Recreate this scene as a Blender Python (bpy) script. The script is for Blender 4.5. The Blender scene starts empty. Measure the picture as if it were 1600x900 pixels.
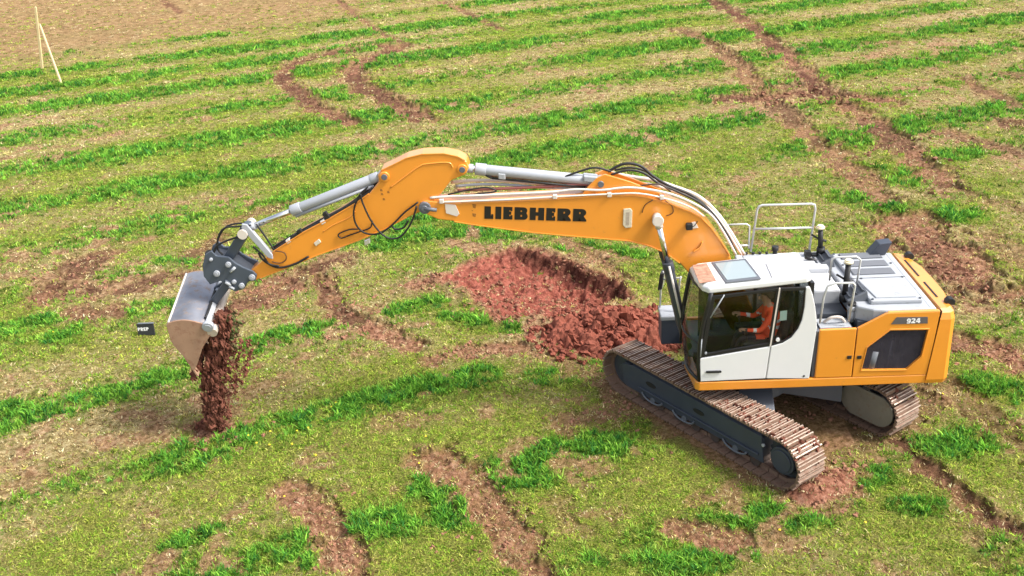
import bpy, bmesh, math, random
import numpy as np
from mathutils import Vector, Matrix

random.seed(7)
rng = np.random.default_rng(7)
S = bpy.context.scene
COL = S.collection

# ------------------------------------------------------------------ camera, sky, sun, exposure
CAM_POS = np.array([-3.386, -15.396, 9.465])
CAM_YAW, CAM_PITCH, CAM_ROLL, CAM_F = -0.051, -0.422, -0.061, 1536.0     # F in pixels of a 1600 px wide frame
_f = np.array([math.sin(CAM_YAW) * math.cos(CAM_PITCH), math.cos(CAM_YAW) * math.cos(CAM_PITCH), math.sin(CAM_PITCH)])
_r = np.cross(_f, [0, 0, 1.0]); _r /= np.linalg.norm(_r)
_u = np.cross(_r, _f)
CR = _r * math.cos(CAM_ROLL) + _u * math.sin(CAM_ROLL)
CU = _u * math.cos(CAM_ROLL) - _r * math.sin(CAM_ROLL)
CF = _f
cam_data = bpy.data.cameras.new('camera')
cam_data.sensor_width = 36.0
cam_data.lens = CAM_F / 1600.0 * 36.0
cam_data.clip_start = 0.1
cam_data.clip_end = 6000.0
cam = bpy.data.objects.new('camera', cam_data)
COL.objects.link(cam)
cam.matrix_world = Matrix(((CR[0], CU[0], -CF[0], CAM_POS[0]), (CR[1], CU[1], -CF[1], CAM_POS[1]),
                           (CR[2], CU[2], -CF[2], CAM_POS[2]), (0, 0, 0, 1)))
S.camera = cam

SUN_AZ = math.radians(-14)      # direction towards the sun, measured from +x towards +y
SUN_EL = math.radians(50)
world = bpy.data.worlds.new('World')
S.world = world
world.use_nodes = True
wn = world.node_tree
bg = wn.nodes['Background']
sky = wn.nodes.new('ShaderNodeTexSky')
sky.sky_type = 'NISHITA'
sky.sun_disc = False
sky.sun_elevation = SUN_EL
sky.sun_rotation = math.pi / 2 - SUN_AZ
sky.dust_density = 4.0
sky.ozone_density = 1.0
sky.air_density = 1.0
hsv = wn.nodes.new('ShaderNodeHueSaturation')      # thin high cloud: a paler sky
hsv.inputs['Saturation'].default_value = 0.45
wn.links.new(sky.outputs[0], hsv.inputs['Color'])
wn.links.new(hsv.outputs[0], bg.inputs[0])
bg.inputs[1].default_value = 0.145
sun_data = bpy.data.lights.new('sun', 'SUN')
sun_data.energy = 2.5
sun_data.angle = math.radians(13)
sun_data.color = (1.0, 0.955, 0.88)
sun = bpy.data.objects.new('sun', sun_data)
COL.objects.link(sun)
sd = Vector((math.cos(SUN_AZ) * math.cos(SUN_EL), math.sin(SUN_AZ) * math.cos(SUN_EL), math.sin(SUN_EL)))
sun.rotation_euler = sd.to_track_quat('Z', 'Y').to_euler()
sun.location = sd * 60
S.view_settings.view_transform = 'Standard'
S.view_settings.look = 'None'
S.view_settings.gamma = 1.0
S.view_settings.exposure = 1.04
S.render.engine = 'CYCLES'

# ------------------------------------------------------------------ helpers: survey of the photograph
def _ray(x, y):
    return CF * CAM_F + CR * (x - 800.0) + CU * (450.0 - y)
def atv(x, y, v):            # point of the machine's upright lengthwise plane v -> (u, z); u forward, v to its left
    d = _ray(x, y); t = (-v - CAM_POS[1]) / d[1]; q = CAM_POS + t * d
    return (-q[0], q[2])
def atz(x, y, z=0.0):        # point of the level plane z -> world (x, y)
    d = _ray(x, y); t = (z - CAM_POS[2]) / d[2]; q = CAM_POS + t * d
    return (q[0], q[1])
def W(u, v, z):
    return Vector((-u, -v, z))

# ------------------------------------------------------------------ helpers: materials
def mat(name, color, rough=0.5, metal=0.0, spec=0.5, var=0.0, vscale=4.0, dirt=0.0, dirtcol=(0.20, 0.105, 0.06), coat=0.0, bump=0.0, bscale=60.0):
    m = bpy.data.materials.new(name); m.use_nodes = True
    nt = m.node_tree; b = nt.nodes['Principled BSDF']
    b.inputs['Roughness'].default_value = rough
    b.inputs['Metallic'].default_value = metal
    b.inputs['Specular IOR Level'].default_value = spec
    if coat: b.inputs['Coat Weight'].default_value = coat; b.inputs['Coat Roughness'].default_value = 0.12
    c = (*color, 1)
    b.inputs['Base Color'].default_value = c
    tc = nt.nodes.new('ShaderNodeTexCoord')
    last = None
    if var > 0:
        n = nt.nodes.new('ShaderNodeTexNoise'); n.inputs['Scale'].default_value = vscale; n.inputs['Detail'].default_value = 6
        nt.links.new(tc.outputs['Object'], n.inputs['Vector'])
        mx = nt.nodes.new('ShaderNodeMix'); mx.data_type = 'RGBA'
        mx.inputs[6].default_value = tuple(max(0, k * (1 - var)) for k in color) + (1,)
        mx.inputs[7].default_value = tuple(min(1, k * (1 + var)) for k in color) + (1,)
        nt.links.new(n.outputs[0], mx.inputs[0]); last = mx.outputs[2]
    if dirt > 0:
        n2 = nt.nodes.new('ShaderNodeTexNoise'); n2.inputs['Scale'].default_value = 7.0; n2.inputs['Detail'].default_value = 9; n2.inputs['Roughness'].default_value = 0.68
        nt.links.new(tc.outputs['Object'], n2.inputs['Vector'])
        r = nt.nodes.new('ShaderNodeValToRGB')
        r.color_ramp.elements[0].position = 0.72 - 0.42 * dirt; r.color_ramp.elements[1].position = 0.92 - 0.36 * dirt
        nt.links.new(n2.outputs[0], r.inputs[0])
        mx2 = nt.nodes.new('ShaderNodeMix'); mx2.data_type = 'RGBA'
        if last: nt.links.new(last, mx2.inputs[6])
        else: mx2.inputs[6].default_value = c
        mx2.inputs[7].default_value = (*dirtcol, 1)
        nt.links.new(r.outputs[0], mx2.inputs[0]); last = mx2.outputs[2]
        mr = nt.nodes.new('ShaderNodeMapRange'); mr.inputs[3].default_value = rough; mr.inputs[4].default_value = 0.9
        nt.links.new(r.outputs[0], mr.inputs[0]); nt.links.new(mr.outputs[0], b.inputs['Roughness'])
    if last: nt.links.new(last, b.inputs['Base Color'])
    if bump > 0:
        n3 = nt.nodes.new('ShaderNodeTexNoise'); n3.inputs['Scale'].default_value = bscale; n3.inputs['Detail'].default_value = 5
        nt.links.new(tc.outputs['Object'], n3.inputs['Vector'])
        bp = nt.nodes.new('ShaderNodeBump'); bp.inputs['Strength'].default_value = bump; bp.inputs['Distance'].default_value = 0.02
        nt.links.new(n3.outputs[0], bp.inputs['Height']); nt.links.new(bp.outputs[0], b.inputs['Normal'])
    return m

M = {}
M['yellow'] = mat('yellow_paint', (0.78, 0.285, 0.026), 0.36, spec=.7, var=0.09, vscale=2.0, dirt=0.2, dirtcol=(0.42, 0.19, 0.05), coat=1.0)
M['white'] = mat('white_paint', (0.74, 0.745, 0.75), 0.35, spec=.7, var=0.03, dirt=0.08, dirtcol=(0.5, 0.45, 0.4), coat=0.6)
M['lightgrey'] = mat('light_grey_paint', (0.35, 0.37, 0.40), 0.5, var=0.08, dirt=0.3, dirtcol=(0.2, 0.175, 0.15))
M['palegrey'] = mat('pale_grey_paint', (0.50, 0.515, 0.54), 0.5, var=0.06, dirt=0.2, dirtcol=(0.3, 0.27, 0.24))
M['grey'] = mat('grey_paint', (0.115, 0.125, 0.145), 0.5, var=0.1, dirt=0.15, dirtcol=(0.2, 0.16, 0.13))
M['darkgrey'] = mat('dark_grey_paint', (0.045, 0.052, 0.066), 0.48, var=0.15, dirt=0.16)
M['navy'] = mat('slate_frame_paint', (0.046, 0.056, 0.078), 0.45, var=0.2, dirt=0.24, dirtcol=(0.13, 0.08, 0.055))
M['black'] = mat('black_rubber', (0.012, 0.012, 0.013), 0.55)
M['blackplastic'] = mat('black_plastic', (0.015, 0.015, 0.017), 0.4)
M['chrome'] = mat('chromed_steel', (0.72, 0.73, 0.74), 0.18, metal=1.0)
M['silver'] = mat('silver_cylinder_paint', (0.36, 0.38, 0.42), 0.38, var=0.1, dirt=0.14, dirtcol=(0.3, 0.25, 0.2))
M['coupler'] = mat('coupler_steel', (0.062, 0.078, 0.105), 0.42, var=0.15, dirt=0.14, dirtcol=(0.2, 0.13, 0.09))
M['steel'] = mat('worn_steel', (0.29, 0.30, 0.34), 0.38, metal=0.7, var=0.5, vscale=3.2, dirt=0.5, dirtcol=(0.34, 0.24, 0.17))
M['bucketside'] = mat('muddy_steel', (0.33, 0.20, 0.13), 0.6, metal=0.1, var=0.3, vscale=4, dirt=0.5, dirtcol=(0.22, 0.10, 0.06), bump=0.15)
M['shoe'] = mat('muddy_track_shoe', (0.20, 0.125, 0.085), 0.62, var=0.4, vscale=7, dirt=0.55, dirtcol=(0.13, 0.05, 0.03), bump=0.4, bscale=40)
M['worn'] = mat('worn_grouser_tip', (0.48, 0.38, 0.31), 0.5, metal=.2, var=.4, vscale=9, dirt=.55, dirtcol=(.18, .085, .05))
M['shoelink'] = mat('dark_muddy_chain', (0.06, 0.042, 0.035), 0.75, var=0.3, dirt=0.5, dirtcol=(0.12, 0.06, 0.04))
M['palepipe'] = mat('pale_hydraulic_pipe', (0.66, 0.60, 0.54), 0.4)
M['redhose'] = mat('red_brown_hose', (0.22, 0.07, 0.06), 0.5)
M['rail'] = mat('galvanised_rail', (0.58, 0.59, 0.58), 0.4, metal=0.25)
M['cream'] = mat('cream_lamp_lens', (0.8, 0.72, 0.5), 0.3)
M['silverlens'] = mat('lamp_lens', (0.7, 0.72, 0.74), 0.15, metal=0.6)
M['seat'] = mat('dark_seat_fabric', (0.02, 0.021, 0.024), 0.85)
M['interior'] = mat('dark_cab_interior', (0.022, 0.024, 0.028), 0.7)
M['paper'] = mat('pale_sticker', (0.55, 0.72, 0.68), 0.6)
M['letter'] = mat('black_lettering', (0.010, 0.009, 0.009), 0.45)
M['whiteletter'] = mat('white_lettering', (0.8, 0.8, 0.8), 0.5)
M['badge'] = mat('badge_grey', (0.11, 0.10, 0.105), 0.4)
M['seam'] = mat('dark_rubber_seam', (0.06, 0.03, 0.018), 0.7)
M['seamgrey'] = mat('grey_door_seam', (0.3, 0.3, 0.3), 0.6)
M['wood'] = mat('pale_wooden_stake', (0.62, 0.48, 0.26), 0.75, var=0.18, vscale=6)
M['soil'] = mat('red_brown_soil', (0.165, 0.063, 0.042), 0.95, spec=0.15, var=0.6, vscale=6, dirt=0.35, dirtcol=(0.26, 0.10, 0.07), bump=0.7, bscale=25)
M['heap'] = mat('red_heap_soil', (0.22, 0.07, 0.046), 0.95, spec=0.15, var=0.5, vscale=4, dirt=0.3, dirtcol=(0.13, 0.045, 0.032), bump=0.7, bscale=22)
M['skin'] = mat('skin', (0.42, 0.23, 0.15), 0.55)
M['hivis'] = mat('orange_red_hi_vis_cloth', (0.97, 0.10, 0.032), 0.75)
M['reflect'] = mat('silver_reflective_band', (0.75, 0.75, 0.75), 0.45)
M['trousers'] = mat('dark_work_trousers', (0.025, 0.03, 0.04), 0.85)
M['hair'] = mat('brown_hair', (0.06, 0.03, 0.016), 0.7)
M['petal'] = mat('dandelion_yellow', (0.85, 0.62, 0.03), 0.7)
M['stem'] = mat('green_stem', (0.09, 0.16, 0.03), 0.7)
M['signboard'] = mat('black_board', (0.028, 0.029, 0.034), 0.55)

def glass(name, tint, fac):
    m = bpy.data.materials.new(name); m.use_nodes = True; nt = m.node_tree
    for n in list(nt.nodes):
        if n.type != 'OUTPUT_MATERIAL': nt.nodes.remove(n)
    out = [n for n in nt.nodes if n.type == 'OUTPUT_MATERIAL'][0]
    tr = nt.nodes.new('ShaderNodeBsdfTransparent'); tr.inputs[0].default_value = (*tint, 1)
    gl = nt.nodes.new('ShaderNodeBsdfGlossy'); gl.inputs['Roughness'].default_value = 0.03
    fr = nt.nodes.new('ShaderNodeFresnel'); fr.inputs[0].default_value = 1.45
    mu = nt.nodes.new('ShaderNodeMath'); mu.operation = 'MULTIPLY'; mu.inputs[1].default_value = fac
    mx = nt.nodes.new('ShaderNodeMixShader')
    nt.links.new(fr.outputs[0], mu.inputs[0]); nt.links.new(mu.outputs[0], mx.inputs[0])
    nt.links.new(tr.outputs[0], mx.inputs[1]); nt.links.new(gl.outputs[0], mx.inputs[2])
    nt.links.new(mx.outputs[0], out.inputs[0])
    return m
M['glass'] = glass('tinted_cab_glass', (0.93, 0.95, 0.94), 0.6)
M['darkglass'] = glass('dark_tinted_glass', (0.62, 0.66, 0.66), 0.8)
M['smokeglass'] = glass('smoked_cab_glass', (0.38, 0.41, 0.41), 0.9)
M['skyglass'] = mat('painted_pale_reflection_hatch', (0.30, 0.36, 0.38), 0.08, spec=0.9)  # pale reflection on the hatch put into the base colour

# ------------------------------------------------------------------ helpers: mesh building
class MB:
    def __init__(self): self.v = []; self.f = []; self.sm = []
    def add(self, vs, fs, smooth=False):
        o = len(self.v)
        self.v += [tuple(p) for p in vs]
        for f in fs:
            self.f.append([i + o for i in f]); self.sm.append(smooth)
    def prism(self, poly, off):                 # closed polygon (3-D points) swept along a vector
        n = len(poly); off = Vector(off)
        a = [Vector(p) for p in poly]; b = [p + off for p in a]
        self.add(a + b, [list(range(n))[::-1], list(range(n, 2 * n))] + [[i, (i + 1) % n, n + (i + 1) % n, n + i] for i in range(n)])
        return self
    def side(self, pts, v0, v1):                # polygon of (u, z) swept from v0 to v1
        return self.prism([W(u, v0, z) for u, z in pts], W(0, v1 - v0, 0))
    def plan(self, pts, z0, z1):                # polygon of (u, v) swept from z0 to z1
        return self.prism([W(u, v, z0) for u, v in pts], (0, 0, z1 - z0))
    def box(self, u0, u1, v0, v1, z0, z1):
        return self.plan([(u0, v0), (u1, v0), (u1, v1), (u0, v1)], z0, z1)
    def obox(self, c, ax, ay, az):              # oriented box, half axes
        c, ax, ay, az = map(Vector, (c, ax, ay, az))
        vs = [c + sx * ax + sy * ay + sz * az for sx in (-1, 1) for sy in (-1, 1) for sz in (-1, 1)]
        self.add(vs, [[0, 1, 3, 2], [4, 6, 7, 5], [0, 4, 5, 1], [2, 3, 7, 6], [0, 2, 6, 4], [1, 5, 7, 3]])
        return self
    def tube(self, pts, r, n=10, r2=None):      # round bar along points
        pts = [Vector(p) for p in pts]
        rings = []
        prev = None
        for i, p in enumerate(pts):
            if i == 0: t = pts[1] - pts[0]
            elif i == len(pts) - 1: t = pts[-1] - pts[-2]
            else: t = (pts[i + 1] - p).normalized() + (p - pts[i - 1]).normalized()
            t.normalize()
            if prev is None:
                a = Vector((0, 0, 1)) if abs(t.z) < .9 else Vector((1, 0, 0))
                x = t.cross(a).normalized()
            else:
                x = (prev - t * prev.dot(t)).normalized()
            prev = x; y = t.cross(x)
            rr = r if r2 is None else r + (r2 - r) * i / (len(pts) - 1)
            rings.append([p + (x * math.cos(2 * math.pi * k / n) + y * math.sin(2 * math.pi * k / n)) * rr for k in range(n)])
        o = len(self.v)
        self.v += [tuple(q) for ring in rings for q in ring]
        for i in range(len(pts) - 1):
            for k in range(n):
                self.f.append([o + i * n + k, o + i * n + (k + 1) % n, o + (i + 1) * n + (k + 1) % n, o + (i + 1) * n + k]); self.sm.append(True)
        self.f.append([o + k for k in range(n)][::-1]); self.sm.append(False)
        self.f.append([o + (len(pts) - 1) * n + k for k in range(n)]); self.sm.append(False)
        return self
    def build(self, name, m, parent=None, bevel=0.0, seg=2, label=None):
        me = bpy.data.meshes.new(name)
        me.from_pydata(self.v, [], self.f)
        me.polygons.foreach_set('use_smooth', self.sm)
        bm = bmesh.new(); bm.from_mesh(me); bmesh.ops.recalc_face_normals(bm, faces=bm.faces); bm.to_mesh(me); bm.free()
        me.materials.append(m if not isinstance(m, str) else M[m])
        o = bpy.data.objects.new(name, me); COL.objects.link(o)
        if parent is not None: o.parent = parent
        if bevel:
            b = o.modifiers.new('bevel', 'BEVEL'); b.width = bevel; b.segments = seg; b.limit_method = 'ANGLE'; b.angle_limit = math.radians(32); b.harden_normals = False
        if label: o['label'] = label
        return o

def smooth_path(pts, k=8):                      # Catmull-Rom through points
    P = [Vector(p) for p in pts]; P = [P[0] * 2 - P[1]] + P + [P[-1] * 2 - P[-2]]
    out = []
    for i in range(1, len(P) - 2):
        for j in range(k):
            t = j / k
            a, b, c, d = P[i - 1], P[i], P[i + 1], P[i + 2]
            out.append(0.5 * ((2 * b) + (c - a) * t + (2 * a - 5 * b + 4 * c - d) * t * t + (3 * b - a - 3 * c + d) * t ** 3))
    out.append(P[-2]); return out

def tag(o, label=None, cat=None, group=None, kind=None):
    if label: o['label'] = label
    if cat: o['category'] = cat
    if group: o['group'] = group
    if kind: o['kind'] = kind
    return o
def empty(name, loc=(0, 0, 0)):
    o = bpy.data.objects.new(name, None); COL.objects.link(o); o.location = loc; o.empty_display_size = .3
    return o
def PX(lst, v): return [atv(x, y, v) for x, y in lst]

# ------------------------------------------------------------------ noise
def _hash(ix, iy, seed):
    h = (ix.astype(np.int64) * 374761393 + iy.astype(np.int64) * 668265263 + seed * 1442695041) & 0xffffffff
    h = ((h ^ (h >> 13)) * 1274126177) & 0xffffffff
    h = (h ^ (h >> 16)) & 0xffffffff
    return (h / 4294967295.0).astype(np.float32)
def vnoise(x, y, seed=0):
    ix = np.floor(x); iy = np.floor(y)
    fx = (x - ix).astype(np.float32); fy = (y - iy).astype(np.float32)
    fx = fx * fx * (3 - 2 * fx); fy = fy * fy * (3 - 2 * fy)
    a = _hash(ix, iy, seed); b = _hash(ix + 1, iy, seed); c = _hash(ix, iy + 1, seed); d = _hash(ix + 1, iy + 1, seed)
    return a + (b - a) * fx + (c - a) * fy + (a - b - c + d) * fx * fy
def fbm(x, y, seed=0, octv=4, gain=0.5):
    s = 0; a = 1; t = 0
    for i in range(octv):
        s = s + a * vnoise(x * 2 ** i + 17.3 * i, y * 2 ** i - 9.1 * i, seed + i); t += a; a *= gain
    return s / t
def sst(a, b, x):
    t = np.clip((x - a) / (b - a), 0, 1); return t * t * (3 - 2 * t)

# ------------------------------------------------------------------ the field: what grows and what is churned where
TH = math.radians(24)
OFFS = [-8.6, -5.4, -2.6, 0.0, 3.2, 6.3, 9.4, 12.6, 16.5, 20.3, 25.0, 30.1, 35.6, 40.0, 44.6, 50.5, 57, 64, 72]
def px_poly(pts): return np.array([atz(x, y) for x, y in pts], np.float32)
# strokes in photograph pixels laid out on the level field: points, half width in metres, strength, depth in metres
SOIL = [
    ([(545, 192), (500, 172), (462, 145), (440, 118), (462, 96), (520, 82), (590, 72), (628, 76)], .62, 1.0, .08),
    ([(660, 186), (612, 158), (568, 135), (548, 112), (575, 92), (630, 74)], .72, 1.0, .09),
    ([(640, 72), (600, 55), (560, 28), (528, 0)], .28, .8, .05),
    ([(690, 3), (740, 25), (785, 48)], .3, .9, .06),
    ([(250, 0), (285, 22)], .3, .8, .05),
    ([(1062, 45), (1110, 68), (1150, 102), (1190, 145), (1240, 190), (1285, 228), (1330, 270), (1380, 315)], .58, .85, .06),
    ([(1100, 62), (1160, 95), (1185, 130)], .35, .8, .05),
    ([(1110, 0), (1160, 30), (1210, 72), (1250, 110), (1275, 138), (1300, 150)], .66, 1, .08),
    ([(1140, 155), (1200, 152), (1250, 148), (1310, 150), (1385, 157)], .8, 1, .06),
    ([(1200, 140), (1260, 135)], .6, .8, .04),
    ([(1320, 160), (1370, 198), (1420, 240), (1485, 290)], .62, .95, .08),
    ([(1505, 122), (1540, 145), (1595, 165)], .45, .85, .04),
    ([(1480, 208), (1540, 225), (1600, 245)], .45, .85, .04),
    ([(1570, 192), (1610, 198)], .5, .9, .04), ([(1570, 118), (1610, 120)], .5, .8, .04),
    ([(1500, 300), (1600, 330)], .35, .6, .03),
    ([(1060, 8), (1130, 5)], .5, .8, .03), ([(1360, 68), (1400, 66)], .45, .75, .03),
    ([(1410, 352), (1450, 385), (1490, 420), (1520, 445)], 1.0, 1.0, .07),
    ([(1490, 535), (1545, 548), (1610, 565)], .5, .95, .05),
    ([(1480, 610), (1540, 655), (1600, 700)], .4, .6, .04),
    ([(1400, 690), (1480, 755), (1560, 815), (1600, 835)], .22, .95, .07),
    ([(1545, 370), (1600, 410)], .5, .6, .03),
    ([(75, 462), (110, 430), (150, 402)], .6, .95, .03), ([(110, 490), (150, 495), (175, 488)], .42, .9, .03), ([(105, 450), (150, 455)], .5, .9, .03),
    ([(190, 455), (235, 440), (290, 432)], .4, .9, .03),
    ([(360, 345), (420, 325), (460, 318)], .3, .7, .02),
    ([(300, 400), (345, 370)], .4, .8, .02),
    ([(370, 480), (420, 455), (480, 430)], .55, .95, .03), ([(480, 430), (530, 405)], .45, .95, .03),
    ([(500, 440), (520, 475), (555, 505), (600, 522), (650, 540)], .33, .95, .06),
    ([(690, 560), (740, 548), (800, 545)], .38, .9, .03), ([(800, 545), (870, 565), (940, 590)], .3, .6, .02),
    ([(650, 448), (690, 440), (730, 446)], .3, .95, -.05),
    ([(890, 662), (940, 650), (990, 640)], .35, .7, .02), ([(960, 620), (1050, 670)], .25, .6, .02),
    ([(450, 768), (485, 795), (515, 835), (555, 905)], .33, .95, .06),
    ([(668, 712), (730, 752), (785, 815), (850, 905)], .36, .9, .06),
    ([(1050, 822), (1100, 840), (1160, 852)], .26, .95, .03), ([(1090, 790), (1150, 765)], .22, .6, .02),
    ([(0, 775), (60, 752), (100, 740)], .3, .45, .01), ([(590, 660), (650, 655)], .3, .5, .01), ([(400, 610), (440, 590)], .3, .5, .01),
    ([(1240, 660), (1300, 690), (1400, 660)], .5, .75, .03), ([(1080, 640), (1300, 600), (1420, 610)], .9, .7, .02), ([(1290, 775), (1330, 770)], .25, .8, -.04),
    ([(1500, 790), (1560, 880)], .3, .35, .01), ([(1500, 430), (1590, 470)], .5, .5, .02),
    ([(880, 375), (930, 405), (990, 445)], .28, .75, .04), ([(900, 830), (870, 790)], .25, .4, .02),
    ([(760, 200), (820, 195), (700, 215)], .5, .35, .0),
    ([(945, 600), (1050, 662), (1150, 722), (1240, 778)], .22, .8, -.03), ([(1240, 790), (1290, 800)], .15, .6, .02),
]
LUSH = [
    ([(540, 835), (600, 820), (660, 800), (725, 800)], .42), ([(650, 770), (680, 745)], .25), ([(560, 820), (640, 800), (700, 780)], .3),
    ([(770, 740), (850, 720), (960, 695)], .42), ([(790, 760), (850, 750)], .25), ([(860, 700), (930, 690)], .3),
    ([(310, 900), (400, 880), (470, 850)], .32), ([(450, 860), (480, 880)], .2),
    ([(1110, 830), (1180, 815), (1270, 800)], .34), ([(1000, 890), (1120, 875)], .28), ([(1340, 750), (1370, 740)], .3), ([(1410, 790), (1460, 795)], .22),
    ([(1420, 705), (1480, 695), (1530, 690)], .42), ([(1530, 860), (1560, 850)], .15), ([(930, 875), (925, 880)], .18), ([(1180, 870), (1160, 860)], .15),
    ([(0, 665), (100, 640), (200, 610), (300, 575)], .42), ([(0, 640), (30, 640)], .3),
    ([(300, 700), (460, 660), (600, 620), (750, 588)], .42), ([(240, 730), (330, 715)], .35),
    ([(0, 520), (90, 497)], .45), ([(80, 530), (130, 515)], .25), ([(180, 490), (260, 480)], .35),
    ([(400, 540), (460, 520), (520, 515)], .4), ([(615, 485), (680, 472)], .35), ([(700, 495), (800, 515)], .2),
    ([(1370, 275), (1420, 280)], .8), ([(1460, 340), (1500, 335)], .6), ([(1480, 245), (1520, 240)], .5), ([(1330, 310), (1390, 325)], .6), ([(1530, 600), (1600, 620)], .4),
    ([(600, 380), (700, 360), (790, 365)], .6), ([(900, 390), (980, 400)], .5), ([(300, 410), (260, 410)], .3), ([(400, 440), (440, 420)], .25),
    ([(480, 118), (530, 105)], .4), ([(490, 145), (540, 155)], .45), ([(850, 590), (930, 580), (990, 620)], .35), ([(270, 850), (340, 830)], .2),
]
SOILP = [(px_poly(a), b, c, d) for a, b, c, d in SOIL]
LUSHP = [(px_poly(a), b * 1.2) for a, b in LUSH]
PIT = px_poly([(690, 440), (745, 410), (800, 390), (850, 394), (900, 412), (950, 442), (985, 470), (930, 488), (870, 506), (830, 502), (785, 492), (745, 465)])
MUD = px_poly([(1262, 772), (1300, 752)])
HEAPC = np.array(atz(955, 520), np.float32)
BROWN = np.vstack([px_poly([(-300, 128), (0, 100), (150, 80), (300, 56), (450, 40), (540, 24), (640, -4), (1000, -25)]), np.array([(60, 130), (60, 400), (-300, 400), (-300, 40)], np.float32)]).astype(np.float32)

def seg_dist(x, y, P):
    d = np.full(x.shape, 1e9, np.float32)
    for a, b in zip(P[:-1], P[1:]):
        ab = b - a; L = max(float(ab @ ab), 1e-9)
        t = np.clip(((x - a[0]) * ab[0] + (y - a[1]) * ab[1]) / L, 0, 1)
        d = np.minimum(d, np.hypot(x - a[0] - t * ab[0], y - a[1] - t * ab[1]))
    return d
def poly_sd(x, y, P):                 # signed distance, negative inside
    d = seg_dist(x, y, np.vstack([P, P[:1]]))
    ins = np.zeros(x.shape, bool); n = len(P)
    for i in range(n):
        a, b = P[i], P[(i + 1) % n]
        c = ((a[1] > y) != (b[1] > y)) & (x < (b[0] - a[0]) * (y - a[1]) / (b[1] - a[1] + 1e-12) + a[0])
        ins ^= c
    return np.where(ins, -d, d)

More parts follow.
